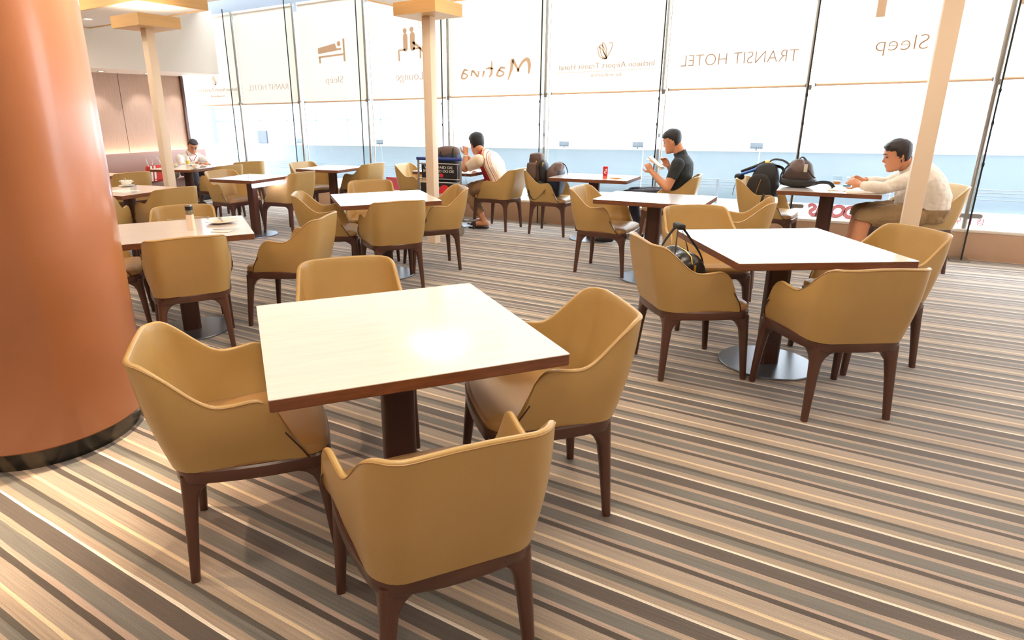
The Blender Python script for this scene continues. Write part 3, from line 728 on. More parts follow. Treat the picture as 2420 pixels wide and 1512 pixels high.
CHAIRS = [
 (-1.665, 1.285, 320, 'tan armchair at the nearest table, between it and the round column', 'armchairs around the nearest table'),
 (-0.905, 2.015, 131, 'tan armchair at the nearest table, on the side towards the window seats', 'armchairs around the nearest table'),
 (-1.85, 2.05, 226, 'tan armchair facing us at the far side of the nearest table', 'armchairs around the nearest table'),
 (-0.869, 1.229, 53, 'tan armchair with its back to us, the largest and nearest in the foreground', 'armchairs around the nearest table'),
 (-0.655, 3.673, 306.4, 'tan armchair with the black holdall on its seat, seen from its side', 'armchairs at the table with the black holdall'),
 (0.057, 3.547, 33, 'tan armchair with its back to us at the table with the black holdall', 'armchairs at the table with the black holdall'),
 (0.204, 4.309, 129.4, 'tan armchair behind the holdall table, in front of the slanting cream post', 'armchairs at the table with the black holdall'),
 (-0.759, 4.608, 211, 'empty tan armchair facing us, just behind the raised handles of the black holdall', 'armchairs at the table with the black holdall'),
 (-0.75, 5.45, 95, 'tan armchair partly hidden behind the holdall chair, facing the man in black', 'armchairs at the table before the man in black'),
 (-1.831, 5.695, 268.7, 'tan armchair with an empty seat, at the table before the man in black', 'armchairs at the table before the man in black'),
 (-1.66, 7.213, 95.6, 'tan armchair on which the man in the black polo shirt sits', 'armchairs along the window'),
 (-3.069, 7.27, 271.2, 'tan armchair by the window with the brown rucksack on it', 'armchairs along the window'),
 (-3.845, 7.236, 87.4, 'tan armchair on which the man in the striped shirt sits', 'armchairs along the window'),
 (-5.12, 7.30, 275, 'tan armchair by the window on the far side of the luggage trolley', 'armchairs along the window'),
 (-3.41, 5.0, 137, 'tan armchair in front of the luggage trolley, facing the bare four-seat table', 'armchairs at the table before the trolley'),
 (-3.357, 4.295, 51.9, 'tan armchair with its back to us at the table before the trolley', 'armchairs at the table before the trolley'),
 (-4.07, 4.30, 308, 'tan armchair with its arm under the table before the trolley', 'armchairs at the table before the trolley'),
 (-4.20, 5.06, 222, 'tan armchair facing us at the far side of the table before the trolley', 'armchairs at the table before the trolley'),
 (-3.45, 3.15, 112, 'tan armchair standing alone between the nearest table and the plate table', 'armchairs at the table with the plate'),
 (-3.597, 2.410, 56, 'tan armchair with its back to us at the table with the plate', 'armchairs at the table with the plate'),
 (-4.50, 2.36, 325, 'tan armchair almost hidden behind the round column, only its seat front showing', 'armchairs at the table with the plate'),
 (-4.34, 2.90, 231, 'tan armchair facing us behind the pepper mill', 'armchairs at the table with the plate'),
 (-6.85, 5.43, 268, 'tan armchair facing the table with the strip of light, at its banquette side', 'armchairs at the table with the strip of light'),
 (-6.18, 5.73, 92, 'tan armchair with the strip of light shining on its arm', 'armchairs at the table with the strip of light'),
 (-6.83, 6.90, 263, 'tan armchair by the window at the small bare table, its empty seat showing', 'armchairs at the small window table'),
 (-6.20, 7.23, 84, 'tan armchair by the window with its back towards the trolley, at the small bare table', 'armchairs at the small window table'),
 (0.62, 7.12, 119, 'tan armchair on which the man in the white long-sleeved shirt sits', 'armchairs along the window'),
 (-0.59, 7.21, 266, 'tan armchair by the window with the large black backpack strapped on it', 'armchairs along the window'),
 (-6.12, 3.93, 82, 'tan armchair with its back to us beside the cream post and the soup bowl table', 'armchairs around the soup bowl table'),
 (-6.22, 3.26, 48, 'tan armchair with its back to us at the very edge of the round column', 'armchairs around the soup bowl table'),
 (-8.33, 4.83, 78, 'tan armchair behind the soup bowl, turned towards the banquette', 'armchairs before the banquette'),
 (-8.04, 6.12, 85, 'tan armchair facing the man on the banquette across the table with the cups', 'armchairs before the banquette'),
 (-8.32, 6.86, 62, 'tan armchair with its back to us near the window at the banquette end', 'armchairs before the banquette'),
]
for i, (x, y, a, lab, g) in enumerate(CHAIRS):
    c = C0 if i == 0 else copy_tree(C0)
    c.location = (x, y, 0); c.rotation_euler = (0, 0, R(a)); tag(c, lab, 'armchair', g)
# ------------------------------------------------------------------ soft bags
def soft(bm, c, s, rz=0, p=3.2, n=24, m=16, rough=0.0, seed=0, taper=0.0, lean=(0, 0), M=None, flat=True):
    """cushion-like box (superellipsoid) standing on its flat base; c = centre of the base"""
    vs = []; mt = Matrix.Rotation(rz, 3, 'Z')
    sg = lambda v, e: math.copysign(abs(v)**e, v)
    rows = []
    for j in range(m+1):
        ph = -PI/2+PI*j/m; row = []
        for i in range(n):
            th = 2*PI*i/n
            x = sg(math.cos(ph), 2/p)*sg(math.cos(th), 2/p); y = sg(math.cos(ph), 2/p)*sg(math.sin(th), 2/p); z = sg(math.sin(ph), 2/p)
            t = (z+1)/2; k = 1-taper*t
            q = Vector((x*s[0]/2*k+lean[0]*t, y*s[1]/2*k+lean[1]*t, t*s[2]))
            if rough:
                nz = noise.noise(q*9+Vector((seed, seed*2, 0)))*rough+noise.noise(q*24+Vector((seed, 0, 3)))*rough*.4
                q += Vector((x, y, z*.5))*nz
                if flat and t < .12: q.z = max(0, q.z)
            q = mt@q+Vector(c)
            if M is not None: q = M@q
            row.append(bm.verts.new(q))
        rows.append(row)
    for a, b in zip(rows, rows[1:]):
        for i in range(n): bm.faces.new((a[i], a[(i+1) % n], b[(i+1) % n], b[i]))
    bmesh.ops.remove_doubles(bm, verts=bm.verts, dist=0.0005)
    return bm
def strap(pts, wd, m, parent, name='strap', n=8, flat=0.18, up=None):
    bm = bmesh.new(); tube(bm, spline(pts, 5), wd/2, n, flat=flat, up=up); return obj(name, bm, m, parent, smooth=60)
BK = mat('black_nylon', (34, 32, 34), rough=0.6, bump=0.5, bscale=120); BKL = mat('black_bag_leather', (40, 36, 34), rough=0.3, bump=0.3, bscale=40)
GOLD = mat('brass', (220, 186, 110), rough=0.25, metal=0.9); NAVY = mat('navy_nylon', (30, 42, 66), rough=0.5); BRN = mat('brown_canvas', (92, 70, 62), rough=0.7, bump=0.5, bscale=90)
GRYB = mat('taupe_canvas', (108, 88, 82), rough=0.6, bump=0.4, bscale=60)
def local(o):
    """parts below are built in world coordinates and hung on their thing"""
    bpy.context.view_layer.update()
    for ch in o.children_recursive:
        if ch.parent == o: ch.matrix_parent_inverse = o.matrix_world.inverted()
    return o

# black holdall on the armchair seat
h = empty('holdall', (-0.735, 3.672, 0.472), R(-57), label='black leather holdall with brass zip pulls, handles raised', cat='bag')
bm = bmesh.new(); secs = []
for k in range(15):
    t = k/14; x = -0.175+0.35*t; e = 1-abs(2*t-1)**8*0.12; hh = 0.232*e; hw = 0.100*e; sag = 0.010*math.sin(t*11)
    secs.append([Vector((x+(.012*math.sin(q[1]*14) if k in (0, 14) else 0), q[0]*hw*2, max(0.0, q[1]*hh/.232+(sag if q[1] > .15 else 0)))) for q in ((-.44, 0), (-.5, .015), (-.53, .08), (-.50, .15), (-.40, .20), (-.22, .226), (0, .236), (.22, .226), (.40, .20), (.50, .15), (.53, .08), (.5, .015), (.44, 0))])
loft(bm, secs)
body = obj('body', bm, BKL, h, smooth=50)
sb = body.modifiers.new('s', 'SUBSURF'); sb.levels = 1; sb.render_levels = 1; bake(body)
for sy in (-1, 1):
    strap([(-0.11, sy*.106, .10), (-0.12, sy*.085, .21), (-0.08, sy*.05-.01, .30), (-.02, sy*.010-.02, .375), (0.05, sy*.045-.01, .30), (0.10, sy*.08, .21), (0.10, sy*.106, .09)], 0.024, BK, h, 'handle', up=(0, 1, 0))
obj('handle_wrap', B((-.02, -.02, 0.375), (0.10, 0.045, 0.032), bev=0.01), BK, h)
bm = bmesh.new(); tube(bm, [(-.15, 0, .230), (-.06, 0, .245), (.06, 0, .245), (.15, 0, .228), (.172, .0, .19)], 0.0035, 6); obj('zip', bm, GOLD, h)
obj('zip_pull', B((.181, 0.012, 0.165), (0.006, 0.014, 0.045), bev=.002), GOLD, h)
obj('zip_pull', B((.120, -.108, 0.12), (0.014, 0.006, 0.048), bev=.002), GOLD, h)
bm = bmesh.new(); tube(bm, [(.183, -.045+.020*math.cos(t), 0.115+.020*math.sin(t)) for t in [PI+PI*k/10 for k in range(11)]]+[(.183, -.025, .12), (.183, -.065, .12)], 0.0028, 6, closed=True); obj('ring', bm, GOLD, h)
strap([(-0.14, -.05, .22), (-.19, -.06, .20), (-.205, -.07, .13), (-.185, -.08, .06)], 0.018, BK, h, 'shoulder_strap')

# brown rucksack leaning on the window armchair
r = empty('rucksack', (-3.16, 7.22, 0.47), label='taupe and black rucksack slumped on the window armchair beside the red box table', cat='rucksack')
bm = bmesh.new(); soft(bm, (-0.12, -0.02, 0.17), (0.17, 0.22, 0.36), rz=.2, p=6, rough=0.018, seed=3); obj('body', bm, BRN, r, smooth=60)
bm = bmesh.new(); soft(bm, (0.0, 0.0, 0.12), (0.10, 0.26, 0.34), rz=.2, p=3.2, rough=0.012, seed=8, lean=(-.05, 0)); obj('back_panel', bm, BK, r, smooth=60)
bm = bmesh.new(); soft(bm, (-0.08, -0.02, 0.08), (0.24, 0.24, 0.14), p=3, rough=0.012, seed=1); obj('base', bm, BK, r, smooth=60)
bm = bmesh.new(); soft(bm, (-0.13, -0.14, 0.22), (0.12, 0.06, 0.20), p=6, rough=0.008, seed=2); pk = obj('pocket', bm, GRYB, r, smooth=60)
for x, z in ((-.07, .42), (0.02, .40)):
    obj('zip_pull', B((x, -.15, z), (0.012, 0.01, 0.05), bev=.003), GOLD, r)
strap([(-.16, -.10, .15), (-.13, -.22, .06), (-.03, -.27, -.02), (.06, -.24, .06), (.10, -.20, .13)], 0.026, BK, r)
strap([(-.20, 0, .42), (-.23, 0, .46), (-.20, 0, .36)], 0.02, BK, r, 'loop')
r = empty('shoulder_bag', (-3.03, 7.24, 0.47), label='brown and dark blue shoulder bag leaning next to the taupe rucksack', cat='bag')
bm = bmesh.new(); soft(bm, (0.0, 0.0, 0.0), (0.19, 0.24, 0.36), p=3.4, rough=0.016, seed=5, lean=(.0, 0)); obj('body', bm, NAVY, r, smooth=60)
bm = bmesh.new(); soft(bm, (-0.03, -0.01, 0.16), (0.22, 0.26, 0.26), p=3.0, rough=0.024, seed=6, taper=.3, lean=(.05, 0)); obj('flap', bm, GRYB, r, smooth=60)
bm = bmesh.new(); soft(bm, (0.055, -0.09, 0.32), (0.09, 0.05, 0.10), p=4, rough=0.002, seed=6, lean=(.02, 0)); obj('front_patch', bm, mat('grey_patch', (120, 106, 104), rough=.5), r, smooth=60)
strap([(0.03, 0, .42), (.11, 0, .39), (.15, 0, .30), (.13, -.02, .24)], 0.024, BK, r)

# big black backpack on the armchair of the right window table
r = empty('backpack', (-0.685, 7.17, 0.47), label='tall black backpack strapped upright on a window armchair, blue tripod on it', cat='backpack')
bm = bmesh.new(); soft(bm, (0.0, 0.0, 0.0), (0.32, 0.26, 0.49), p=3.0, rough=0.010, seed=9, taper=.22, lean=(.02, 0)); obj('body', bm, BK, r, smooth=60)
bm = bmesh.new(); soft(bm, (-0.03, -0.12, 0.04), (0.26, 0.10, 0.34), p=2.8, rough=0.006, seed=9, taper=.2); pk = obj('pocket', bm, mat('black_mesh_fabric', (48, 44, 42), rough=.8, bump=.6, bscale=60), r, smooth=60)
bm = bmesh.new(); tube(bm, [(-.05, -.176, .10), (-.035, -.172, .22), (-.01, -.160, .33)], .004, 6); obj('zip', bm, GOLD, pk)
strap([(0.08, -.02, .46), (.16, -.04, .44), (.185, -.03, .37), (.17, 0, .32)], 0.045, BK, r)
strap([(0.02, 0, .48), (.07, 0, .52), (.16, 0, .51), (.25, 0, .45)], 0.03, BK, r, 'handle')
strap([(0.05, -.29, .20), (.04, -.315, .16), (.03, -.318, .05), (.02, -.30, -.06), (.02, -.28, -.10)], 0.024, BK, r, 'waist_strap', up=(0, 1, 0))
obj('buckle', B((.022, -.308, -.02), (0.03, 0.012, 0.04), bev=.003), BK, r)
trp = empty('tripod', (-0.67, 7.17, 0.87), label='small blue and black camera tripod lying on top of the black backpack', cat='tripod')
BLU = mat('blue_anodised', (52, 92, 160), rough=.3, metal=.5)
for q, (y, z) in enumerate(((-.05, 0.0), (.0, .03), (.05, 0.0))):
    bm = bmesh.new(); tube(bm, [(-.24, y*1.2, z-.04), (-.12, y, z+.01), (-.02, y*.6, z+.06)], [.013, .016, .018], 8); obj('leg', bm, BLU if q != 1 else BK, trp)
bm = bmesh.new(); lathe(bm, [(0.0, -.02), (.03, -.015), (.032, .01), (.02, .03), (0, .035)], 16, (0, 0, .08)); obj('head', bm, GOLD, trp)
bm = bmesh.new(); soft(bm, (-.25, 0, -.10), (.10, .09, .07), p=2.4); obj('foot_grip', bm, BK, trp, smooth=60)
strap([(-.25, -.05, -.07), (-.275, -.08, -.15), (-.285, -.08, -.22), (-.285, -.08, -.25)], 0.006, BK, trp, 'cord', flat=1)

# brown rucksack on the right window table
r = empty('rucksack', (-0.36, 6.98, 0.747), label='dark brown rucksack slumped on the window table next to the black backpack', cat='rucksack')
bm = bmesh.new(); soft(bm, (0.0, 0.0, 0.0), (0.32, 0.24, 0.27), p=2.3, rough=0.020, seed=12, taper=.35, lean=(.0, 0)); obj('body', bm, mat('dark_brown_canvas', (70, 52, 48), rough=.6, bump=.5, bscale=50), r, smooth=60)
bm = bmesh.new(); soft(bm, (-0.01, -0.05, 0.13), (0.18, 0.15, 0.14), p=2.3, rough=0.020, seed=15, taper=.4); obj('top_pocket', bm, GRYB, r, smooth=60)
bm = bmesh.new(); soft(bm, (0.0, -0.0, 0.0), (0.33, 0.25, 0.10), p=2.6, rough=0.008, seed=13); obj('base', bm, BK, r, smooth=60)
obj('label_patch', B((.055, -.115, .19), (0.03, 0.012, 0.075), rz=.3, bev=.003), mat('cream_patch', (206, 196, 176), rough=.6), r)
strap([(-.03, 0, .25), (0.01, 0, .285), (.05, 0, .25)], 0.02, BK, r, 'loop')
strap([(.13, -.04, .03), (.20, -.05, .055), (.27, -.05, .05), (.31, -.05, .012)], 0.05, BK, r, flat=.25)
strap([(.08, -.1, .17), (.12, -.12, .12), (.15, -.12, .10)], 0.016, BK, r, 'webbing')
strap([(-.14, -.06, .02), (-.15, -.08, .12), (-.09, -.1, .22)], 0.02, BK, r)

# ------------------------------------------------------------------ luggage trolley with rucksack
TR = (-4.31, 6.53)
t = empty('luggage_trolley', (TR[0], TR[1], 0), label='steel luggage trolley with a blue push bar and black advertising boards', cat='trolley')
W2 = 0.315
BLUB = mat('blue_rubber', (40, 66, 150), rough=.45); STL = M_['steel']
for s in (-1, 1):
    bm = bmesh.new(); tube(bm, spline([(s*W2, 0.0, 0.93), (s*W2, 0, .5), (s*W2, 0.02, .26), (s*(W2-.01), .10, .17), (s*(W2-.02), .42, .14)], 5), 0.014, 10); obj('side_tube', bm, STL, t)
    bm = bmesh.new(); tube(bm, [(s*(W2-.05), 0.01, .88), (s*(W2-.05), .01, .30)], .008, 8); obj('upright', bm, STL, t)
    bm = bmesh.new(); tube(bm, [(s*W2, .0, .26), (s*(W2+.012), -.02, .14)], .012, 8); bx(bm, (s*(W2+.012), -.03, .11), (.04, .03, .05)); obj('fork', bm, STL, t)
    bm = bmesh.new(); lathe(bm, [(0.0, -.014), (.062, -.014), (.07, -.010), (.07, .010), (.062, .014), (0, .014)], 24, M=Matrix.Translation((s*(W2+.012), -.03, .07))@Matrix.Rotation(R(90), 4, 'Y')); obj('wheel', bm, mat('grey_rubber', (150, 140, 128), rough=.5), t)
bm = bmesh.new(); lathe(bm, [(0.0, -.02), (.05, -.02), (.056, -.014), (.056, .014), (.05, .02), (0, .02)], 24, M=Matrix.Translation((0, .42, .056))@Matrix.Rotation(R(90), 4, 'Y')); obj('wheel', bm, mat('grey_rubber2', (150, 140, 128), rough=.5), t)
bm = bmesh.new(); tube(bm, [(-W2-.02, 0, .945), (W2+.02, 0, .945)], .02, 12); obj('push_bar', bm, BLUB, t)
for z in (.655, .70, .885):
    bm = bmesh.new(); tube(bm, [(-W2, 0, z), (W2, 0, z)], .009, 8); obj('crossbar', bm, STL, t)
bm = bmesh.new()
for k in range(4): tube(bm, [(-.27, .04+.1*k, .155), (.27, .04+.1*k, .155)], .007, 6)
obj('deck', bm, STL, t)
bm = bmesh.new()
for k in range(5): tube(bm, [(-.27, .02+.06*k, .61), (.27, .02+.06*k, .61)], .005, 6)
for q in (-.27, .27): tube(bm, [(q, 0, .61), (q, .27, .61)], .006, 6)
obj('basket', bm, STL, t)
b1 = obj('board', B((0, -.012, .792), (2*W2-.12, .012, .165)), M_['black'], t, smooth=0)
b2 = obj('board', B((0, -.012, .54), (2*W2-.08, .012, .205)), M_['black'], t, smooth=0)
WH = mat('sign_white', (240, 238, 232), rough=.5); RD = mat('sign_red', (222, 44, 52), rough=.5); CY_ = mat('sign_blue', (84, 158, 200), rough=.5)
text_mesh('lettering', 'VALUE FAID DE', .046, (.0, -.0195, .828), WH, b1, mirror=False, width=.42)
text_mesh('lettering', 'SHELL DEID DO DE', .046, (.0, -.0195, .782), WH, b1, mirror=False, width=.46)
bm = bmesh.new(); disc(bm, (.045, .745), .024, -.0195, sx=1.2); obj('red_dot', bm, RD, b1, smooth=0, recalc=False)
bm = bmesh.new(); disc(bm, (.0, .745), .024, -.0192, sx=1.2); obj('blue_dot', bm, CY_, b1, smooth=0, recalc=False)
bm = bmesh.new(); disc(bm, (-.03, .53), .085, -.0195); obj('blue_dot', bm, CY_, b2, smooth=0, recalc=False)
bm = bmesh.new(); disc(bm, (.09, .545), .085, -.0197); obj('red_dot', bm, RD, b2, smooth=0, recalc=False)
text_mesh('lettering', 'GO', .08, (.06, -.0205, .462), WH, b2, mirror=False)
r = empty('backpack', (-4.22, 6.68, 0.04), label='navy backpack standing on the luggage trolley', cat='backpack')
bm = bmesh.new(); soft(bm, (-.03, -.02, .58), (.34, .22, .44), p=3.4, rough=.008, seed=22); obj('body', bm, NAVY, r, smooth=60)
bm = bmesh.new(); soft(bm, (-.03, -.02, .90), (.31, .20, .16), p=2.6, rough=.010, seed=23); obj('lid', bm, GRYB, r, smooth=60)
for x in (-.10, .08): strap([(x, -.09, 1.03), (x+.02, -.130, .94), (x+.02, -.138, .72)], .03, BK, r, flat=.25, up=(0, 1, 0))

# red shopping bag and grey bag on the banquette
r = empty('tote_bag', (-9.86, 6.24, 0.45), label='red and white striped tote bag on the banquette behind the cream post', cat='bag')
RW = mat('red_cloth', (214, 58, 54), rough=.7)
bm = bmesh.new(); soft(bm, (0, 0, 0), (.15, .24, .27), p=5, rough=.010, seed=31, taper=-.1); obj('body', bm, RW, r, smooth=60)
for y in (-.11, -.05): strap([(.072, y, .02), (.085, y, .15), (.085, y, .27)], .035, WH, r, 'stripe', flat=.15, up=(1, 0, 0))
strap([(.06, -.13, .26), (.05, -.15, .36), (.0, -.12, .38), (-.04, -.10, .28)], .02, WH, r, 'handle')
strap([(.06, .10, .26), (.05, .06, .38), (.0, .02, .40), (-.04, .0, .28)], .02, WH, r, 'handle')
r = empty('handbag', (-9.92, 6.60, 0.45), label='small grey and cream handbag on the banquette beside the seated man', cat='bag')
bm = bmesh.new(); soft(bm, (0, 0, 0), (.16, .24, .17), p=2.2, rough=.008, seed=33); obj('body', bm, mat('grey_bag', (128, 124, 114), rough=.5), r, smooth=60)
bm = bmesh.new(); soft(bm, (0, 0, .10), (.14, .20, .12), p=2.2, rough=.008, seed=34); obj('flap', bm, mat('cream_bag', (226, 220, 204), rough=.5), r, smooth=60)

# ------------------------------------------------------------------ table ware
TZ = 0.7458
def plate_bm(r, rim=0.012): return lathe(bmesh.new(), [(r*.45, 0), (r*.52, 0.002), (r*.78, rim*.7), (r, rim+.004), (r, rim+.008), (r*.76, rim*.7+.005), (r*.5, .006), (0, .006)], 40)
def cutlery(name, p, rz, L_, kind, lab, z=TZ, cat='cutlery'):
    t = empty(name, (p[0], p[1], z), rz, lab, cat)
    bm = bmesh.new(); tube(bm, [(-L_/2, 0, .004), (-L_*.1, 0, .005), (L_*.22, 0, .005)], [.006, .0045, .003], 8, flat=.4, up=(0, 0, 1)); obj('handle', bm, STL, t)
    bm = bmesh.new()
    if kind == 'knife': tube(bm, [(L_*.22, 0, .005), (L_*.35, 0, .005), (L_*.5, .002, .004)], [.008, .009, .002], 8, flat=.15, up=(0, 0, 1))
    else: tube(bm, [(L_*.2, 0, .005), (L_*.3, 0, .006), (L_*.4, 0, .006), (L_*.5, 0, .005)], [.003, .013, .018, .006], 10, flat=.25, up=(0, 0, 1))
    obj('blade' if kind == 'knife' else 'bowl_end', bm, STL, t)
    return t
# on the plate table
p = at(524, 526, Z=TZ); t = empty('dinner_plate', (p.x, p.y, TZ), label='white dinner plate with a smear of sauce, by the pepper mill', cat='plate')
obj('dish', plate_bm(.115), M_['porcelain'], t, smooth=60)
bm = bmesh.new(); lathe(bm, [(0.045, .0065), (.03, .009), (0, .009)], 20, M=Matrix.Diagonal((1.3, .8, 1, 1))); obj('sauce', bm, mat('sauce', (236, 214, 150), rough=.3), t, smooth=60)
c = cutlery('spoon', (p.x-.045, p.y+.03), R(150), .17, 'spoon', 'steel spoon lying across the white dinner plate', z=TZ+.014)
p = at(453, 542, Z=TZ); t = empty('pepper_mill', (p.x, p.y, TZ), R(30), label='tall cream pepper mill with a black and clear top, on the plate table', cat='mill')
bm = bmesh.new(); loft(bm, [rrect(.05, .05, .01, 3, 0), rrect(.047, .047, .01, 3, .05), rrect(.042, .042, .01, 3, .105)]); obj('body', bm, M_['cream'], t)
bm = bmesh.new(); loft(bm, [rrect(.042, .042, .01, 3, .106), rrect(.040, .040, .01, 3, .135)]); obj('window_band', bm, mat('clear_plastic', (130, 130, 120), rough=.1, coat=.5), t)
bm = bmesh.new(); lathe(bm, [(.008, 0), (.008, .004)], 12, M=Matrix.Translation((0.008, -.022, .12))@Matrix.Rotation(R(90), 4, 'X')); obj('badge', bm, GOLD, t)
bm = bmesh.new(); loft(bm, [rrect(.042, .042, .01, 3, .1355), rrect(.043, .043, .01, 3, .160)]); obj('cap', bm, M_['black'], t)
bm = bmesh.new(); loft(bm, [rrect(.043, .043, .01, 3, .1605), rrect(.042, .042, .01, 3, .170)]); obj('lid', bm, STL, t)
p = at(527, 546, Z=TZ); t = empty('paper_napkin', (p.x, p.y, TZ), R(20), label='folded white napkin under the knife at the table corner', cat='napkin')
obj('sheet', B((0, 0, .002), (.13, .085, .003)), WH, t)
cutlery('knife', (p.x+.01, p.y+.03), R(32), .20, 'knife', 'steel knife lying on the napkin beside the plate', z=TZ+.005)
p = at(424, 519, Z=TZ); cutlery('fork', (p.x, p.y), R(30), .19, 'spoon', 'steel fork behind the pepper mill at the far table edge')
p = at(478, 514, Z=TZ); cutlery('fork', (p.x, p.y), R(20), .12, 'spoon', 'short steel teaspoon between the pepper mill and the plate')
# soup bowl table
p = at(300, 440, Z=TZ); t = empty('soup_bowl', (p.x, p.y, TZ+.012), R(20), label='white two-handled soup bowl with a spoon standing in it', cat='bowl')
obj('bowl', lathe(bmesh.new(), [(.03, 0), (.045, .008), (.058, .03), (.062, .055), (.058, .055), (.052, .03), (.035, .012), (0, .012)], 32), M_['porcelain'], t, smooth=60)
for s in (-1, 1):
    bm = bmesh.new(); tube(bm, [(s*.058, -.015, .04), (s*.082, -.012, .045), (s*.088, 0, .045), (s*.082, .012, .045), (s*.058, .015, .04)], .005, 8); obj('handle', bm, M_['porcelain'], t)
cutlery('soup_spoon', (p.x-.03, p.y+.0), R(-20), .16, 'spoon', 'white-lit spoon leaning in the two-handled soup bowl', z=TZ+.05).rotation_euler = (0, R(35), R(160))
t = empty('saucer', (p.x, p.y, TZ), label='white saucer under the two-handled soup bowl', cat='saucer'); obj('dish', plate_bm(.085, .006), M_['porcelain'], t, smooth=60)
p = at(288, 452, Z=TZ); t = empty('menu_sheet', (p.x, p.y, TZ), R(10), label='white paper sheets on the soup bowl table', cat='paper'); obj('sheet', B((0, 0, .002), (.30, .21, .004)), WH, t)
p = at(317, 456, Z=TZ); t = empty('water_glass', (p.x, p.y, TZ), label='small clear glass beside the soup bowl at the table edge', cat='glass')
CG = glassy('clear_glass', (.93, .95, .95)); obj('cup', lathe(bmesh.new(), [(0, .003), (.026, .003), (.03, .0), (.033, .09), (.031, .09), (.027, .006), (0, .006)], 20, cap=False), CG, t, smooth=60)
# cups on the banquette table
def cup(px, py, lab, X=None, saucer=True, s=1.0):
    p = at(px, py, Z=TZ); t = empty('teacup', (p.x, p.y, TZ), label=lab, cat='cup')
    obj('cup', lathe(bmesh.new(), [(.022*s, .004), (.030*s, .012), (.042*s, .055), (.039*s, .055), (.028*s, .014), (0, .012)], 24), mat('beige_china', (238, 214, 186), rough=.25) if 'beige_china' not in bpy.data.materials else bpy.data.materials['beige_china'], t, smooth=60)
    bm = bmesh.new(); tube(bm, [(.038*s, 0, .045), (.058*s, 0, .042), (.055*s, 0, .022), (.034*s, 0, .02)], .004, 6); obj('handle', bm, M_['porcelain'], t)
    if saucer: obj('saucer', plate_bm(.07, .006), M_['porcelain'], t, smooth=60)
cup(414, 394, 'beige teacup beside the cream post on the banquette table'); cup(461, 399, 'beige teacup in front of the seated man in the white shirt')
p = at(480, 394, Z=TZ); t = empty('side_plate', (p.x, p.y, TZ), label='small white plate with leftovers near the edge of the banquette table', cat='plate'); obj('dish', plate_bm(.08), M_['porcelain'], t, smooth=60)
bm = bmesh.new(); soft(bm, (0, 0, .006), (.08, .05, .02), p=2.2, rough=.004, seed=40); obj('leftovers', bm, mat('food', (206, 170, 120), rough=.6), t, smooth=60)
p = at(504, 390, Z=TZ)
t = empty('drink_bottle', (-9.02, 6.30, TZ), label='white and yellow drink can standing by the sleeping man', cat='can')
obj('can', lathe(bmesh.new(), [(0, 0), (.026, 0), (.028, .006), (.028, .13), (.022, .14), (0, .14)], 24), WH, t, smooth=40)
obj('yellow_band', lathe(bmesh.new(), [(.0285, .02), (.0285, .07)], 24, cap=False), mat('yellow_label', (240, 210, 60), rough=.4), t, smooth=40)
t = empty('side_plate', (-8.86, 6.28, TZ), label='white plate beside the drink can on the banquette table', cat='plate'); obj('dish', plate_bm(.09), M_['porcelain'], t, smooth=60)
# glowing bar under the table edge, painted in place of a sun glint
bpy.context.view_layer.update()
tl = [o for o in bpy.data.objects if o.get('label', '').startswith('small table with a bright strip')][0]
bm = bmesh.new(); bx(bm, (.335, -0.02, .680), (.03, .60, .045)); obj('glint_bar', bm, mat('violet_white_glint', (240, 230, 255), emit=(.72, .70, 1.0), estr=24), tl, smooth=0)
# red box and snack on the window table
p = at(1430, 421, Z=TZ); t = empty('snack_box', (p.x, p.y, TZ), R(10), label='tall red box with a white swirl standing on the window table', cat='box')
obj('carton', B((0, 0, .068), (.052, .04, .136)), mat('red_carton', (200, 36, 44), rough=.35), t, smooth=0)
bm = bmesh.new(); ribbon(bm, [(-.006, .095), (.014, .105), (.016, .085), (-.004, .08), (-.006, .062), (.014, .06)], .007, -.0212); obj('swirl', bm, WH, t, smooth=0, recalc=False)
obj('base_band', B((0, -.001, .012), (.053, .041, .024)), mat('orange_band', (226, 104, 70), rough=.4), t, smooth=0)
p = at(1454, 423, Z=TZ); t = empty('pastry', (p.x, p.y, TZ), R(0), label='thin golden pastry stick lying beside the tall red box', cat='food')
bm = bmesh.new(); soft(bm, (0, 0, 0), (.16, .035, .018), p=2.4, rough=.003, seed=44); obj('crust', bm, mat('pastry_crust', (212, 158, 92), rough=.6), t, smooth=60)
# things in front of the man in white
p = at(1977, 437, Z=TZ); t = empty('whisky_glass', (p.x, p.y, TZ), label='tumbler of amber drink on the table before the man in white', cat='glass')
obj('tumbler', lathe(bmesh.new(), [(0, .006), (.030, .006), (.034, .0), (.042, .09), (.040, .09), (.034, .010), (0, .010)], 24, cap=False), CG, t, smooth=60)
obj('drink', lathe(bmesh.new(), [(0, .011), (.033, .011), (.036, .04), (0, .04)], 24), mat('amber_drink', (200, 130, 50), rough=.1), t, smooth=60)
p = at(2001, 440, Z=TZ); t = empty('lighter', (p.x, p.y, TZ), R(5), label='small turquoise case lying behind the papers of the man in white', cat='case'); obj('shell', B((0, 0, .008), (.07, .03, .016), bev=.004), mat('turquoise', (70, 150, 176), rough=.3), t)
p = at(1990, 449, Z=TZ); t = empty('magazine', (p.x, p.y, TZ), R(-6), label='open cream magazine spread on the table before the man in white', cat='magazine')
for s in (-1, 1):
    bm = bmesh.new(); loft(bm, [[Vector((s*x, y, z)) for x, z in ((.0, .003), (.05, .008), (.11, .004), (.11, .001), (0, .0005))] for y in (-.10, .10)]); obj('page', bm, mat('cream_page', (236, 222, 200), rough=.6) if 'cream_page' not in bpy.data.materials else bpy.data.materials['cream_page'], t)
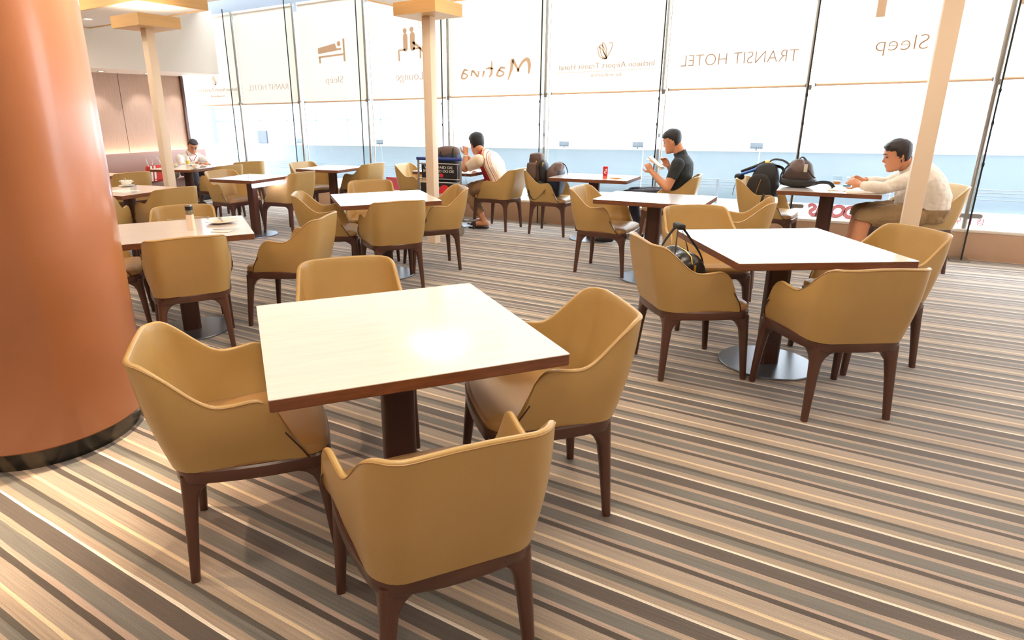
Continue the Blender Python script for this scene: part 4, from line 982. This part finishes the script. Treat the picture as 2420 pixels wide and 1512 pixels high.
p = at(2050, 456, Z=TZ); t = empty('newspaper', (p.x-.02, p.y+.03, TZ), R(8), label='folded newspaper under the forearm of the man in white', cat='newspaper'); obj('sheet', B((0, 0, .003), (.30, .17, .005)), bpy.data.materials['cream_page'], t)
# panels on and beyond the window
t = empty('red_notice', (-6.13, 8.03, .305), label='pink-red notice panel on the window ledge behind a chair back', cat='notice'); obj('panel', B((0, 0, .10), (.42, .01, .20)), mat('pink_red', (222, 92, 104), rough=.5), t, smooth=0)
for k, (px, nm) in enumerate(((745, 'the one nearest the banquette'), (922, 'the one beside the white round pillar'), (1337, 'the one between the two middle blinds'), (1507, 'the one beside the head of the man in black'), (1785, 'the one above the black backpack'))):
    p = at(px, 340+k*2.6, Y=9.75); x = p.x; y = fy(x)
    t = empty('sign_board', (x, y, .916), label='pale sign board on the balustrade, '+nm, cat='sign', group='sign boards on the balustrade')
    obj('plate', B((0, 0, .065), (.17, .012, .085)), M_['greywall'], t, smooth=0); obj('stem', B((0, 0, .012), (.02, .012, .024)), STL, t, smooth=0)
    for q in range(5): obj('mark', B((-.06+.03*q, -.008, .04), (.016, .003, .012)), mat('sign_ink', (96, 120, 140), rough=.5) if 'sign_ink' not in bpy.data.materials else bpy.data.materials['sign_ink'], t, smooth=0)

for nm_ in ('fill_diffuser', 'lit_lens_bright', 'lit_lens'):
    for m_e in bpy.data.materials:
        if m_e.name.startswith(nm_): m_e.cycles.emission_sampling = 'NONE'
# ------------------------------------------------------------------ people
def V3(*a): return Vector(a)
def capsule(bm, pts, rs, n=12):
    """closed tapering limb with rounded ends"""
    pts = [Vector(p) for p in pts]
    P, Rr = [], []
    d0 = (pts[0]-pts[1]).normalized(); d1 = (pts[-1]-pts[-2]).normalized()
    for k in (0.95, .7, .4): P.append(pts[0]+d0*rs[0]*k); Rr.append(rs[0]*math.sqrt(1-k*k))
    for i in range(len(pts)-1):
        m = max(2, int((pts[i+1]-pts[i]).length/0.03))
        for k in range(m): P.append(pts[i].lerp(pts[i+1], k/m)); Rr.append(rs[i]+(rs[i+1]-rs[i])*k/m)
    P.append(pts[-1]); Rr.append(rs[-1])
    for k in (.4, .7, .95): P.append(pts[-1]+d1*rs[-1]*k); Rr.append(rs[-1]*math.sqrt(1-k*k))
    tube(bm, P, Rr, n)
def torso(bm, secs, side, n=20):
    """secs: (centre, half width along side, half depth) ; side = unit vector to the person's left"""
    rings = []; C_ = [Vector(s[0]) for s in secs]
    for i, (c, hw, hd) in enumerate(secs):
        t = (C_[min(len(C_)-1, i+1)]-C_[max(0, i-1)]).normalized(); sd = (side-t*side.dot(t)).normalized(); fr = t.cross(sd)
        rings.append([C_[i]+sd*(hw*math.copysign(abs(math.cos(a))**.8, math.cos(a)))+fr*(hd*math.copysign(abs(math.sin(a))**.85, math.sin(a))) for a in [2*PI*k/n for k in range(n)]])
    loft(bm, rings)
HS = [(-.118, .020, .074, -.040), (-.110, .036, .086, -.022), (-.090, .050, .092, .004), (-.066, .058, .091, .034), (-.040, .065, .089, .058), (-.012, .070, .086, .076), (.012, .073, .088, .085), (.036, .075, .092, .091), (.062, .074, .089, .092), (.086, .067, .078, .083), (.104, .052, .058, .064), (.116, .028, .030, .036)]
def head_rings(off=None, n=28):
    rings = []
    for (z, w_, f, b) in HS:
        r = []
        for k in range(n):
            a = 2*PI*k/n; c, s = math.cos(a), math.sin(a)
            x = w_*math.copysign(abs(c)**.9, c); y = (f if s > 0 else b)*math.copysign(abs(s)**.9, s)
            if b < 0 and s < 0: y = b*-abs(s)*-1 if False else (-b)*abs(s)
            p = Vector((x, y, z))
            if off:
                d = Vector((x, y*.8, z*.9)).normalized(); p += d*off(p)
            r.append(p)
        rings.append(r)
    return rings
def frame(fwd, up):
    f = Vector(fwd).normalized(); u = Vector(up); u = (u-f*u.dot(f)).normalized(); r = f.cross(u)
    return Matrix((r, f, u)).transposed()
def build_head(bm, c, F, s):
    tr = lambda p: Vector(c)+F@(Vector(p)*s)
    loft(bm, [[tr(p) for p in r] for r in head_rings()])
    # nose, lips, chin, brow, ears
    loft(bm, [[tr(p) for p in q] for q in ([(-.009, .08, .022), (.009, .08, .022), (0, .096, .020)], [(-.013, .08, -.008), (.013, .08, -.008), (0, .112, -.010)], [(-.019, .078, -.030), (.019, .078, -.030), (0, .117, -.026)], [(-.014, .078, -.037), (.014, .078, -.037), (0, .100, -.037)])])
    capsule(bm, [tr((-.020, .083, -.057)), tr((0, .0935, -.055)), tr((.020, .083, -.057))], [.006*s, .0085*s, .006*s], 8)
    capsule(bm, [tr((-.018, .081, -.069)), tr((0, .091, -.069)), tr((.018, .081, -.069))], [.006*s, .0085*s, .006*s], 8)
    capsule(bm, [tr((-.014, .078, -.098)), tr((.014, .078, -.098))], [.016*s, .016*s], 8)
    capsule(bm, [tr((-.044, .074, .031)), tr((-.016, .087, .032)), tr((.016, .087, .032)), tr((.044, .074, .031))], [.010*s]*4, 8)
    for q in (-1, 1):
        loft(bm, [[tr((q*(x), -.012+y*k, -.004+z*k)) for y, z in ((.016, .0), (.014, .022), (.002, .033), (-.014, .028), (-.020, .008), (-.012, -.018), (-.002, -.032), (.010, -.022))] for x, k in ((.062, .7), (.078, .9), (.086, 1.0), (.082, .85))])
def head_bits(c, F, s, parent, hair_m, glasses=False, hairline=0.072, side=0.0, back=-0.07, thick=.013, part=0.0, sideburn=False):
    tr = lambda p: Vector(c)+F@(Vector(p)*s)
    def off(p):
        y, z = p.y, p.z
        if y > .02: lim = hairline+(abs(p.x)/.07)**2*-.012-(.03 if part else 0)*max(0, p.x)/.07
        elif y > -.03: lim = side+(.045*(y+.03)/.05 if y > -.005 else -.01)-(.045 if sideburn and y > -.012 else 0)
        else: lim = back
        t = max(-1, min(1, (z-lim)/.012)); nz = noise.noise(p*55)*.003+noise.noise(p*130)*.0015
        return (thick+.004*max(0, z/.1)+nz) if t > 0.3 else (-.012 if t < -.3 else thick*.2*(t+.3))
    bm = bmesh.new()
    rg = head_rings(off, 56)
    # finer rings
    fine = []
    for a, b in zip(rg, rg[1:]):
        fine += [a, [p.lerp(q, .33) for p, q in zip(a, b)], [p.lerp(q, .66) for p, q in zip(a, b)]]
    fine.append(rg[-1]); top = Vector((0, 0, .116+thick+.012)); fine.append([p.lerp(top, .6)+Vector((0, 0, .003)) for p in rg[-1]])
    loft(bm, [[tr(p) for p in r] for r in fine]); obj('hair', bm, hair_m, parent, smooth=60)
    for q in (-1, 1):
        bm = bmesh.new(); capsule(bm, [tr((q*.018, .087, .009)), tr((q*.031, .085, .010)), tr((q*.044, .076, .008))], [.0032*s, .0052*s, .003*s], 8); obj('eye', bm, EYE, parent, smooth=60)
        bm = bmesh.new(); capsule(bm, [tr((q*.014, .094, .034)), tr((q*.032, .092, .039)), tr((q*.050, .078, .034))], [.003*s, .004*s, .0025*s], 8); obj('eyebrow', bm, hair_m, parent, smooth=60)
    if glasses:
        bm = bmesh.new()
        for q in (-1, 1):
            tube(bm, [tr((q*.033+.022*math.cos(t), .098-.006*abs(math.cos(t)), .006+.014*math.sin(t))) for t in [2*PI*k/16 for k in range(16)]], .0012, 6, closed=True)
            tube(bm, [tr((q*.055, .092, .010)), tr((q*.076, .03, .012)), tr((q*.078, -.02, .010))], .0012, 6)
        tube(bm, [tr((-.011, .100, .008)), tr((.011, .100, .008))], .0012, 6); obj('glasses', bm, M_['steel'], parent, smooth=60)
def hand(bm, wrist, F, s=1.0, curl=35, left=False, spread=1.0, thumb=30):
    """F columns: x = towards the thumb side for a right hand, y = along the fingers, z = back of the hand"""
    tr = lambda p: Vector(wrist)+F@(Vector(p)*s)
    m = -1 if left else 1
    rings = []
    for (y, w_, h, z) in ((-.01, .028, .019, 0), (.02, .034, .017, 0), (.05, .040, .014, 0), (.08, .040, .012, .001), (.092, .036, .009, 0)):
        rings.append([tr((m*(w_*math.cos(a)), y, z+h*math.sin(a))) for a in [2*PI*k/12 for k in range(12)]])
    loft(bm, rings)
    for k, (x, L_, r) in enumerate(((.029, .070, .0085), (.0095, .078, .0088), (-.0105, .073, .0085), (-.029, .058, .0075))):
        p = Vector((m*x, .084, 0)); a = R(curl*(.55+.1*k)); d = Vector((m*x*.35*spread, 1, 0)).normalized(); pts = [p]
        ax = a
        for seg in (.45, .30, .25):
            dd = Vector((d.x, d.y*math.cos(ax), -math.sin(ax))).normalized(); p = p+dd*L_*seg; pts.append(p); ax += a*1.0
        capsule(bm, [tr(q) for q in pts], [r*s, r*.95*s, r*.88*s, r*.75*s], 8)
    t = R(thumb); p0 = Vector((m*.026, .018, -.006)); p1 = p0+Vector((m*.030*math.cos(t)+m*.004, .026, -.012)); p2 = p1+Vector((m*.010, .030, -.008)); p3 = p2+Vector((m*-.002, .022, -.006))
    capsule(bm, [tr(q) for q in (p0, p1, p2, p3)], [.014*s, .0115*s, .0098*s, .008*s], 8)
def foot(bm, ankle, toe, s=1.0):
    a = Vector(ankle); t = Vector(toe); d = (t-a); d.z = 0; d.normalize(); heel = a-d*.045*s; z0 = t.z
    capsule(bm, [a, Vector((a.x, a.y, z0+.045))], [.037*s, .036*s], 10)
    capsule(bm, [Vector((heel.x, heel.y, z0+.034)), a.lerp(t, .45)*1+Vector((0, 0, z0+.034-a.lerp(t, .45).z)), Vector((t.x, t.y, z0+.022))], [.032*s, .036*s, .024*s], 10)
def finish_body(bm, name, skin, parent, vox=0.0075):
    o = obj(name, bm, skin, None, smooth=180)
    r = o.modifiers.new('r', 'REMESH'); r.mode = 'VOXEL'; r.voxel_size = vox
    sm = o.modifiers.new('s', 'SMOOTH'); sm.factor = .5; sm.iterations = 4
    bake(o); o.data.shade_smooth(); o.parent = parent
    return o
def seg_dist(p, a, b, ra, rb):
    d = b-a; t = max(0, min(1, (p-a).dot(d)/max(1e-9, d.length_squared))); return (p-(a+d*t)).length-(ra+(rb-ra)*t), t
def garment(body, segs, pick, name, m, parent, off=0.008, fold=0.004, seed=0, thick=.004):
    """clothing that follows the body: skin faces whose nearest limb is picked, pushed outwards"""
    me = body.data; vs = me.vertices; sel = [False]*len(vs)
    S_ = [(n_, Vector(a), Vector(b), ra, rb) for (n_, a, b, ra, rb) in segs]
    for v in vs:
        best = None
        for s in S_:
            d, t = seg_dist(v.co, *s[1:])
            if best is None or d < best[0]: best = (d, s[0], t)
        sel[v.index] = pick(best[1], best[2], v.co)
    bm = bmesh.new(); mp = {}
    for pl in me.polygons:
        if all(sel[i] for i in pl.vertices):
            f = []
            for i in pl.vertices:
                if i not in mp:
                    v = vs[i]; k = noise.noise(v.co*16+Vector((seed, 0, seed)))*fold+noise.noise(v.co*38+Vector((0, seed, 0)))*fold*.5
                    mp[i] = bm.verts.new(v.co+v.normal*(off+k))
                f.append(mp[i])
            bm.faces.new(f)
    o = obj(name, bm, m, None, smooth=180, recalc=False)
    sm = o.modifiers.new('s', 'SMOOTH'); sm.factor = .5; sm.iterations = 2
    so = o.modifiers.new('t', 'SOLIDIFY'); so.thickness = thick; so.offset = -1
    bake(o); o.data.shade_smooth(); o.parent = parent
    return o
def skin_mat(name, c):
    m = mat(name, c, rough=.5, var=.04, vscale=14); m.node_tree.nodes['Principled BSDF'].inputs['Subsurface Weight'].default_value = .12; m.node_tree.nodes['Principled BSDF'].inputs['Subsurface Radius'].default_value = (.01, .004, .002); return m
SKIN = skin_mat('tan_skin', (214, 150, 112)); SKIN2 = skin_mat('warm_skin', (210, 146, 110)); EYE = mat('dark_eye', (30, 22, 20), rough=.3)
HAIR = mat('black_hair', (26, 26, 30), rough=.45, bump=.7, bscale=220, stretch=(1, 1, .3)); HAIR2 = mat('dark_brown_hair', (42, 32, 30), rough=.45, bump=.7, bscale=220, stretch=(1, 1, .3)); HAIR3 = mat('greying_hair', (58, 52, 52), rough=.5, bump=.7, bscale=220)
SHOE = mat('dark_shoe', (34, 30, 34), rough=.5)
def person(lab, loc, side, spine, head, arms, legs, skin, s=1.0):
    """build the continuous body; returns root, body, segments"""
    root = empty('person', loc, 0, lab, 'person')
    bm = bmesh.new(); segs = []
    torso(bm, spine, side)
    for a, b in zip(spine, spine[1:]): segs.append(('torso', a[0], b[0], (a[1]+a[2])/2, (b[1]+b[2])/2))
    hc, hf, hu, hs = head; F = frame(hf, hu)
    nb = Vector(spine[-1][0]); skull = Vector(hc)+F@(Vector((0, -.035, -.055))*hs)
    capsule(bm, [nb-(skull-nb)*.25, skull], [.062*hs, .056*hs], 14); segs.append(('neck', nb+(skull-nb)*.35, skull, .058*hs, .056*hs)); segs.append(('head', Vector(hc)-F@Vector((0, 0, .06)), Vector(hc)+F@Vector((0, 0, .06)), .085*hs, .085*hs))
    build_head(bm, hc, F, hs)
    for q, (sh, el, wr, hm, kw) in enumerate(arms):
        capsule(bm, [sh, Vector(sh).lerp(Vector(el), .5), el], [.064*s, .052*s, .043*s]); capsule(bm, [el, Vector(el).lerp(Vector(wr), .35), wr], [.043*s, .043*s, .027*s])
        segs.append(('upper%d' % q, sh, el, .060*s, .043*s)); segs.append(('fore%d' % q, el, wr, .043*s, .027*s))
        hand(bm, wr, hm, **kw); hd = Vector(wr)+hm@Vector((0, .09, 0)); segs.append(('hand%d' % q, Vector(wr)+hm@Vector((0, .03, 0)), hd, .03, .03))
    for q, (hp, kn, an, toe, tr_) in enumerate(legs):
        capsule(bm, [hp, Vector(hp).lerp(Vector(kn), .5), kn], [.092*tr_, .080*tr_, .060*tr_]); capsule(bm, [kn, Vector(kn).lerp(Vector(an), .3), an], [.058*tr_, .056*tr_, .036])
        foot(bm, an, toe); segs.append(('thigh%d' % q, hp, kn, .09*tr_, .06*tr_)); segs.append(('shin%d' % q, kn, an, .058*tr_, .036)); segs.append(('foot%d' % q, an, toe, .034, .026))
    return root, bm, segs, F
def hframe(along, back):
    """hand matrix from finger direction and back-of-hand direction"""
    y = Vector(along).normalized(); z = Vector(back); z = (z-y*z.dot(y)).normalized(); x = y.cross(z); return Matrix((x, y, z)).transposed()
def done(root, bm, segs, F, head, skin, hair, vox=.0075, **k):
    b = finish_body(bm, 'body', skin, None, vox); head_bits(head[0], F, head[3], root, hair, **k); b.parent = root
    return b
def settle(root):
    bpy.context.view_layer.update()
    for ch in root.children_recursive:
        if ch.parent == root: ch.matrix_parent_inverse = root.matrix_world.inverted()

# 1. man in the black polo shirt, reading
side = V3(0.05, -1, 0)   # his left is towards us; he faces -x
sp = [(V3(-1.62, 7.21, .50), .165, .12), (V3(-1.60, 7.21, .56), .17, .125), (V3(-1.565, 7.21, .68), .155, .118), (V3(-1.53, 7.21, .82), .18, .120), (V3(-1.525, 7.21, .92), .185, .105), (V3(-1.54, 7.21, .975), .12, .075), (V3(-1.55, 7.21, 1.01), .06, .055)]
hd = (V3(-1.645, 7.20, 1.155), V3(-1, -.02, -.30), V3(-.28, 0, 1), 1.02)
arms = [(V3(-1.53, 7.015, .925), V3(-1.60, 6.93, .675), V3(-1.805, 7.03, .835), hframe((-.55, .15, .75), (.3, -.9, .1)), dict(s=.95, curl=45, left=True)),
        (V3(-1.54, 7.405, .925), V3(-1.60, 7.46, .70), V3(-1.70, 7.33, .88), hframe((-.5, -.2, .8), (.1, .9, .1)), dict(s=.95, curl=45))]
legs = [(V3(-1.66, 7.12, .545), V3(-2.07, 7.00, .56), V3(-2.24, 6.93, .13), V3(-2.40, 6.92, .02), 1.0), (V3(-1.66, 7.31, .545), V3(-2.10, 7.36, .55), V3(-2.0, 7.34, .12), V3(-2.16, 7.34, .02), 1.0)]
root, bm, segs, F = person('man in a black polo shirt and glasses reading papers in a window armchair', (-1.66, 7.21, 0), side, sp, hd, arms, legs, SKIN)
b = done(root, bm, segs, F, hd, SKIN, HAIR, glasses=True, hairline=.062, side=.0, back=-.062)
POLO = mat('black_polo_knit', (40, 44, 46), rough=.8, bump=.3, bscale=120); TRS = mat('dark_navy_trousers', (48, 46, 58), rough=.7, bump=.3, bscale=60)
garment(b, segs, lambda n, t, c: (n == 'torso' and c.z > .60) or (n.startswith('upper') and t < .62) or (n == 'neck' and t < .12), 'polo_shirt', POLO, root, seed=1)
garment(b, segs, lambda n, t, c: (n == 'torso' and c.z <= .615) or n.startswith('thigh') or (n.startswith('shin') and t < .93), 'trousers', TRS, root, off=.010, fold=.008, seed=2)
for q_ in '01': garment(b, segs, lambda n, t, c: n == 'foot'+q_ or (n == 'shin'+q_ and c.z < .075), 'shoe', SHOE, root, off=.006, fold=0, seed=3)
bm = bmesh.new(); tube(bm, [V3(-1.548+.064*math.cos(a), 7.21+.070*math.sin(a), 1.000-.022*math.cos(a)) for a in [2*PI*k/20 for k in range(20)]], .013, 8, closed=True); obj('collar', bm, POLO, root, smooth=60)
settle(root)
pp = empty('papers', (-1.775, 7.08, .93), label='folded white papers held up by the man in the black polo shirt', cat='papers')
PM = Matrix.Translation((0, 0, 0))@Matrix.Rotation(R(-38), 4, 'Y')
for k, (dx, an) in enumerate(((0, 0), (-.012, 14))):
    bm = bmesh.new(); bx(bm, (0, 0, 0), (.013 if k == 0 else .004, .14, .20), M=Matrix.Translation((dx, .0, 0))@Matrix.Rotation(R(-50-an), 4, 'Y')); obj('booklet' if k == 0 else 'sheet', bm, bpy.data.materials['cream_page'] if k == 0 else WH, pp, smooth=0)

# 2. man in white long sleeves at the right window table
side = V3(.0, -1, 0)
sp = [(V3(.66, 7.02, .50), .19, .17), (V3(.665, 7.02, .58), .215, .20), (V3(.655, 7.01, .69), .22, .205), (V3(.625, 6.98, .80), .225, .185), (V3(.585, 6.95, .89), .215, .150), (V3(.53, 6.92, .955), .15, .10), (V3(.49, 6.90, .985), .07, .06)]
hd = (V3(.405, 6.86, 1.068), V3(-1, -.10, -.26), V3(-.25, 0, 1), 1.10)
arms = [(V3(.535, 6.715, .885), V3(.33, 6.60, .805), V3(.155, 6.74, .812), hframe((-.8, .45, .35), (.1, -.8, .45)), dict(s=1.0, curl=50, left=True)),
        (V3(.55, 7.13, .89), V3(.36, 7.12, .80), V3(.165, 6.92, .835), hframe((-.8, -.45, .30), (.1, .8, .45)), dict(s=1.0, curl=50))]
legs = [(V3(.62, 6.88, .555), V3(.235, 6.78, .515), V3(.19, 6.72, .11), V3(.07, 6.70, .02), 1.12), (V3(.62, 7.14, .555), V3(.20, 7.02, .53), V3(.15, 6.98, .11), V3(.02, 6.98, .02), 1.12)]
root, bm, segs, F = person('heavy man in a white long-sleeved shirt leaning over the window table, holding a phone', (.62, 7.05, 0), side, sp, hd, arms, legs, SKIN2, s=1.08)
b = done(root, bm, segs, F, hd, SKIN2, HAIR2, hairline=.068, side=.0, back=-.055, sideburn=True)
WSH = mat('white_jersey', (232, 222, 208), rough=.85, bump=.3, bscale=30); KHK = mat('khaki_cotton', (156, 128, 92), rough=.8, bump=.3, bscale=50)
garment(b, segs, lambda n, t, c: (n == 'torso' and c.z > .60) or n.startswith('upper') or (n.startswith('fore') and t < .88) or (n == 'neck' and t < .1), 'shirt', WSH, root, seed=5, fold=.007)
garment(b, segs, lambda n, t, c: (n == 'torso' and c.z <= .615) or n.startswith('thigh') or (n.startswith('shin') and t < .10), 'shorts', KHK, root, off=.018, fold=.010, seed=6, thick=.006)
for q_ in '01': garment(b, segs, lambda n, t, c: n == 'foot'+q_, 'shoe', SHOE, root, off=.006, fold=0, seed=3)
settle(root)
ph = empty('phone', (.075, 6.83, .85), label='small pale phone held in both hands by the man in white', cat='phone')
obj('shell', B((0, 0, 0), (.012, .12, .062), bev=.003), WH, ph); ph.rotation_euler = (0, R(-55), 0)
obj('screen', B((.0065, 0, 0), (.002, .10, .052)), EYE, ph)

# 3. man in the striped shirt, seen from behind, elbows on the table
side = V3(.0, -1, 0)
sp = [(V3(-3.88, 7.22, .50), .16, .13), (V3(-3.875, 7.215, .57), .165, .135), (V3(-3.865, 7.20, .69), .16, .130), (V3(-3.90, 7.18, .82), .185, .130), (V3(-3.955, 7.165, .905), .185, .110), (V3(-4.02, 7.155, .965), .12, .078), (V3(-4.06, 7.15, .995), .058, .055)]
hd = (V3(-4.115, 7.14, 1.10), V3(-.78, .60, -.22), V3(-.15, .1, 1), 1.10)
arms = [(V3(-4.0, 6.975, .90), V3(-4.17, 6.92, .790), V3(-4.205, 7.01, .985), hframe((-.15, .25, .95), (.7, -.6, 0)), dict(s=.92, curl=70, left=True)),
        (V3(-3.99, 7.36, .90), V3(-4.25, 7.30, .790), V3(-4.275, 7.14, .965), hframe((-.1, -.1, .98), (-.5, .8, 0)), dict(s=.92, curl=70))]
legs = [(V3(-3.92, 7.14, .56), V3(-4.28, 7.12, .49), V3(-4.0, 7.12, .12), V3(-4.13, 7.09, .025), 1.0), (V3(-3.92, 7.31, .56), V3(-4.30, 7.33, .51), V3(-4.12, 7.30, .11), V3(-4.28, 7.29, .025), 1.0)]
root, bm, segs, F = person('man in a striped white and crimson shirt seen from behind, elbows on the window table', (-3.88, 7.2, 0), side, sp, hd, arms, legs, SKIN)
b = done(root, bm, segs, F, hd, SKIN, HAIR, hairline=.068, side=-.005, back=-.075, thick=.016)
def striped():
    m = mat('striped_cotton', (240, 226, 210), rough=.8, bump=.25, bscale=40); N = m.node_tree.nodes; L = m.node_tree.links
    tc = N.new('ShaderNodeTexCoord'); dp = N.new('ShaderNodeVectorMath'); dp.operation = 'DOT_PRODUCT'; dp.inputs[1].default_value = Vector((.93, .05, .36))
    L.new(tc.outputs['Object'], dp.inputs[0]); mr = N.new('ShaderNodeMapRange'); a0 = Vector((-3.865, 7.2, .69)).dot(Vector((.93, .05, .36)))
    mr.inputs[1].default_value = a0-.20; mr.inputs[2].default_value = a0+.16; L.new(dp.outputs['Value'], mr.inputs[0])
    cr = N.new('ShaderNodeValToRGB'); cr.color_ramp.interpolation = 'CONSTANT'; e = cr.color_ramp.elements
    st = [(0, (238, 218, 190)), (.10, (238, 218, 190)), (.11, (92, 40, 44)), (.13, (170, 34, 62)), (.50, (90, 36, 36)), (.515, (230, 176, 140)), (.56, (90, 44, 36)), (.57, (230, 176, 140)), (.60, (246, 238, 226)), (.68, (176, 50, 56)), (.70, (246, 238, 226)), (.74, (190, 90, 86)), (.75, (236, 208, 190)), (.79, (190, 90, 86)), (.80, (250, 246, 240)), (.86, (250, 248, 244))]
    for i, (p_, c) in enumerate(st):
        k = e[0] if i == 0 else (e[1] if i == 1 else e.new(p_)); k.position = p_; k.color = srgb(*c)
    L.new(mr.outputs[0], cr.inputs[0]); L.new(cr.outputs[0], N['Principled BSDF'].inputs['Base Color']); return m
CRM = mat('cream_sleeve', (238, 216, 190), rough=.8, bump=.25, bscale=40); TAN = mat('tan_trousers', (168, 132, 96), rough=.8, bump=.3, bscale=50)
garment(b, segs, lambda n, t, c: (n == 'torso' and c.z > .585) or (n == 'neck' and t < .1), 'shirt', striped(), root, seed=7)
for q_ in '01': garment(b, segs, lambda n, t, c: n == 'upper'+q_ and t < .78, 'sleeve', CRM, root, off=.020, seed=8)
garment(b, segs, lambda n, t, c: (n == 'torso' and c.z <= .60) or n.startswith('thigh') or (n.startswith('shin') and t < .80), 'trousers', TAN, root, off=.016, fold=.010, seed=9)
for (an, toe) in ((V3(-4.0, 7.12, .0), V3(-4.14, 7.09, 0)), (V3(-4.12, 7.30, 0), V3(-4.29, 7.29, 0))):
    bm = bmesh.new(); d = (toe-an).normalized(); cc = (an+toe)/2; bx(bm, (cc.x, cc.y, .012), (.26, .095, .022), math.atan2(d.y, d.x)); tube(bm, [cc+V3(-.03, -.05, .02), cc+V3(-.04, -.02, .075), cc+V3(-.04, .02, .075), cc+V3(-.03, .05, .02)], .012, 8); obj('sandal', bm, SHOE, root)
bm = bmesh.new(); c_ = V3(-4.198, 6.995, .955); tube(bm, [c_+V3(.034*math.cos(a), .034*math.sin(a), .0) for a in [2*PI*k/16 for k in range(16)]], .009, 8, closed=True); obj('watch', bm, WH, root, smooth=60)
settle(root)
cb = bmesh.new(); tube(cb, spline([(-4.12, 6.88, .75), (-4.12, 6.845, .72), (-4.08, 6.845, .55), (-4.10, 6.845, .46), (-4.06, 6.845, .47), (-4.08, 6.845, .52)], 6), .0025, 6)
tag(obj('phone_cable', cb, M_['greywall'], smooth=60), 'thin grey phone cable hanging off the table of the man in stripes', 'cable')

# 4. man dozing on the banquette
side = V3(-.25, .97, 0)
sp = [(V3(-9.98, 7.0, .49), .17, .14), (V3(-9.98, 7.0, .56), .18, .145), (V3(-9.99, 6.99, .66), .18, .14), (V3(-9.95, 6.97, .76), .19, .13), (V3(-9.92, 6.96, .82), .185, .11), (V3(-9.89, 6.96, .865), .12, .075), (V3(-9.87, 6.96, .89), .06, .055)]
hd = (V3(-9.80, 6.985, .985), V3(.80, -.42, -.42), V3(.30, 0, 1), 1.0)
arms = [(V3(-9.94, 7.155, .80), V3(-9.68, 7.20, .70), V3(-9.34, 6.88, .72), hframe((.8, -.6, .05), (0, 0, 1)), dict(s=.95, curl=25, left=True)),
        (V3(-9.90, 6.765, .80), V3(-9.70, 6.66, .68), V3(-9.42, 6.78, .73), hframe((.9, .4, .05), (0, 0, 1)), dict(s=.95, curl=25))]
legs = [(V3(-9.92, 7.1, .545), V3(-9.50, 7.05, .54), V3(-9.42, 7.05, .11), V3(-9.27, 7.02, .02), 1.0), (V3(-9.92, 6.9, .545), V3(-9.48, 6.72, .54), V3(-9.40, 6.72, .11), V3(-9.25, 6.70, .02), 1.0)]
root, bm, segs, F = person('man in a white shirt with a red lanyard dozing on the banquette', (-9.98, 7.0, 0), side, sp, hd, arms, legs, SKIN2)
b = done(root, bm, segs, F, hd, SKIN2, HAIR3, hairline=.078, side=.0, back=-.06, glasses=True)
garment(b, segs, lambda n, t, c: (n == 'torso' and c.z > .57) or n.startswith('upper') or (n.startswith('fore') and t < .9) or (n == 'neck' and t < .12), 'shirt', mat('white_shirt_cotton', (244, 240, 234), rough=.8, bump=.2, bscale=40), root, seed=11, fold=.007)
garment(b, segs, lambda n, t, c: (n == 'torso' and c.z <= .58) or n.startswith('thigh') or (n.startswith('shin') and t < .93), 'trousers', TRS, root, off=.010, fold=.008, seed=12)
for q_ in '01': garment(b, segs, lambda n, t, c: n == 'foot'+q_ or (n == 'shin'+q_ and c.z < .075), 'shoe', SHOE, root, off=.006, fold=0, seed=3)
bm = bmesh.new(); tube(bm, spline([(-9.86, 6.89, .885), (-9.80, 6.87, .84), (-9.79, 6.90, .76), (-9.785, 6.93, .69), (-9.79, 6.97, .76), (-9.80, 7.03, .83), (-9.88, 7.04, .875)], 6), .006, 8); obj('lanyard', bm, mat('red_lanyard', (186, 60, 54), rough=.6), root, smooth=60)
settle(root)
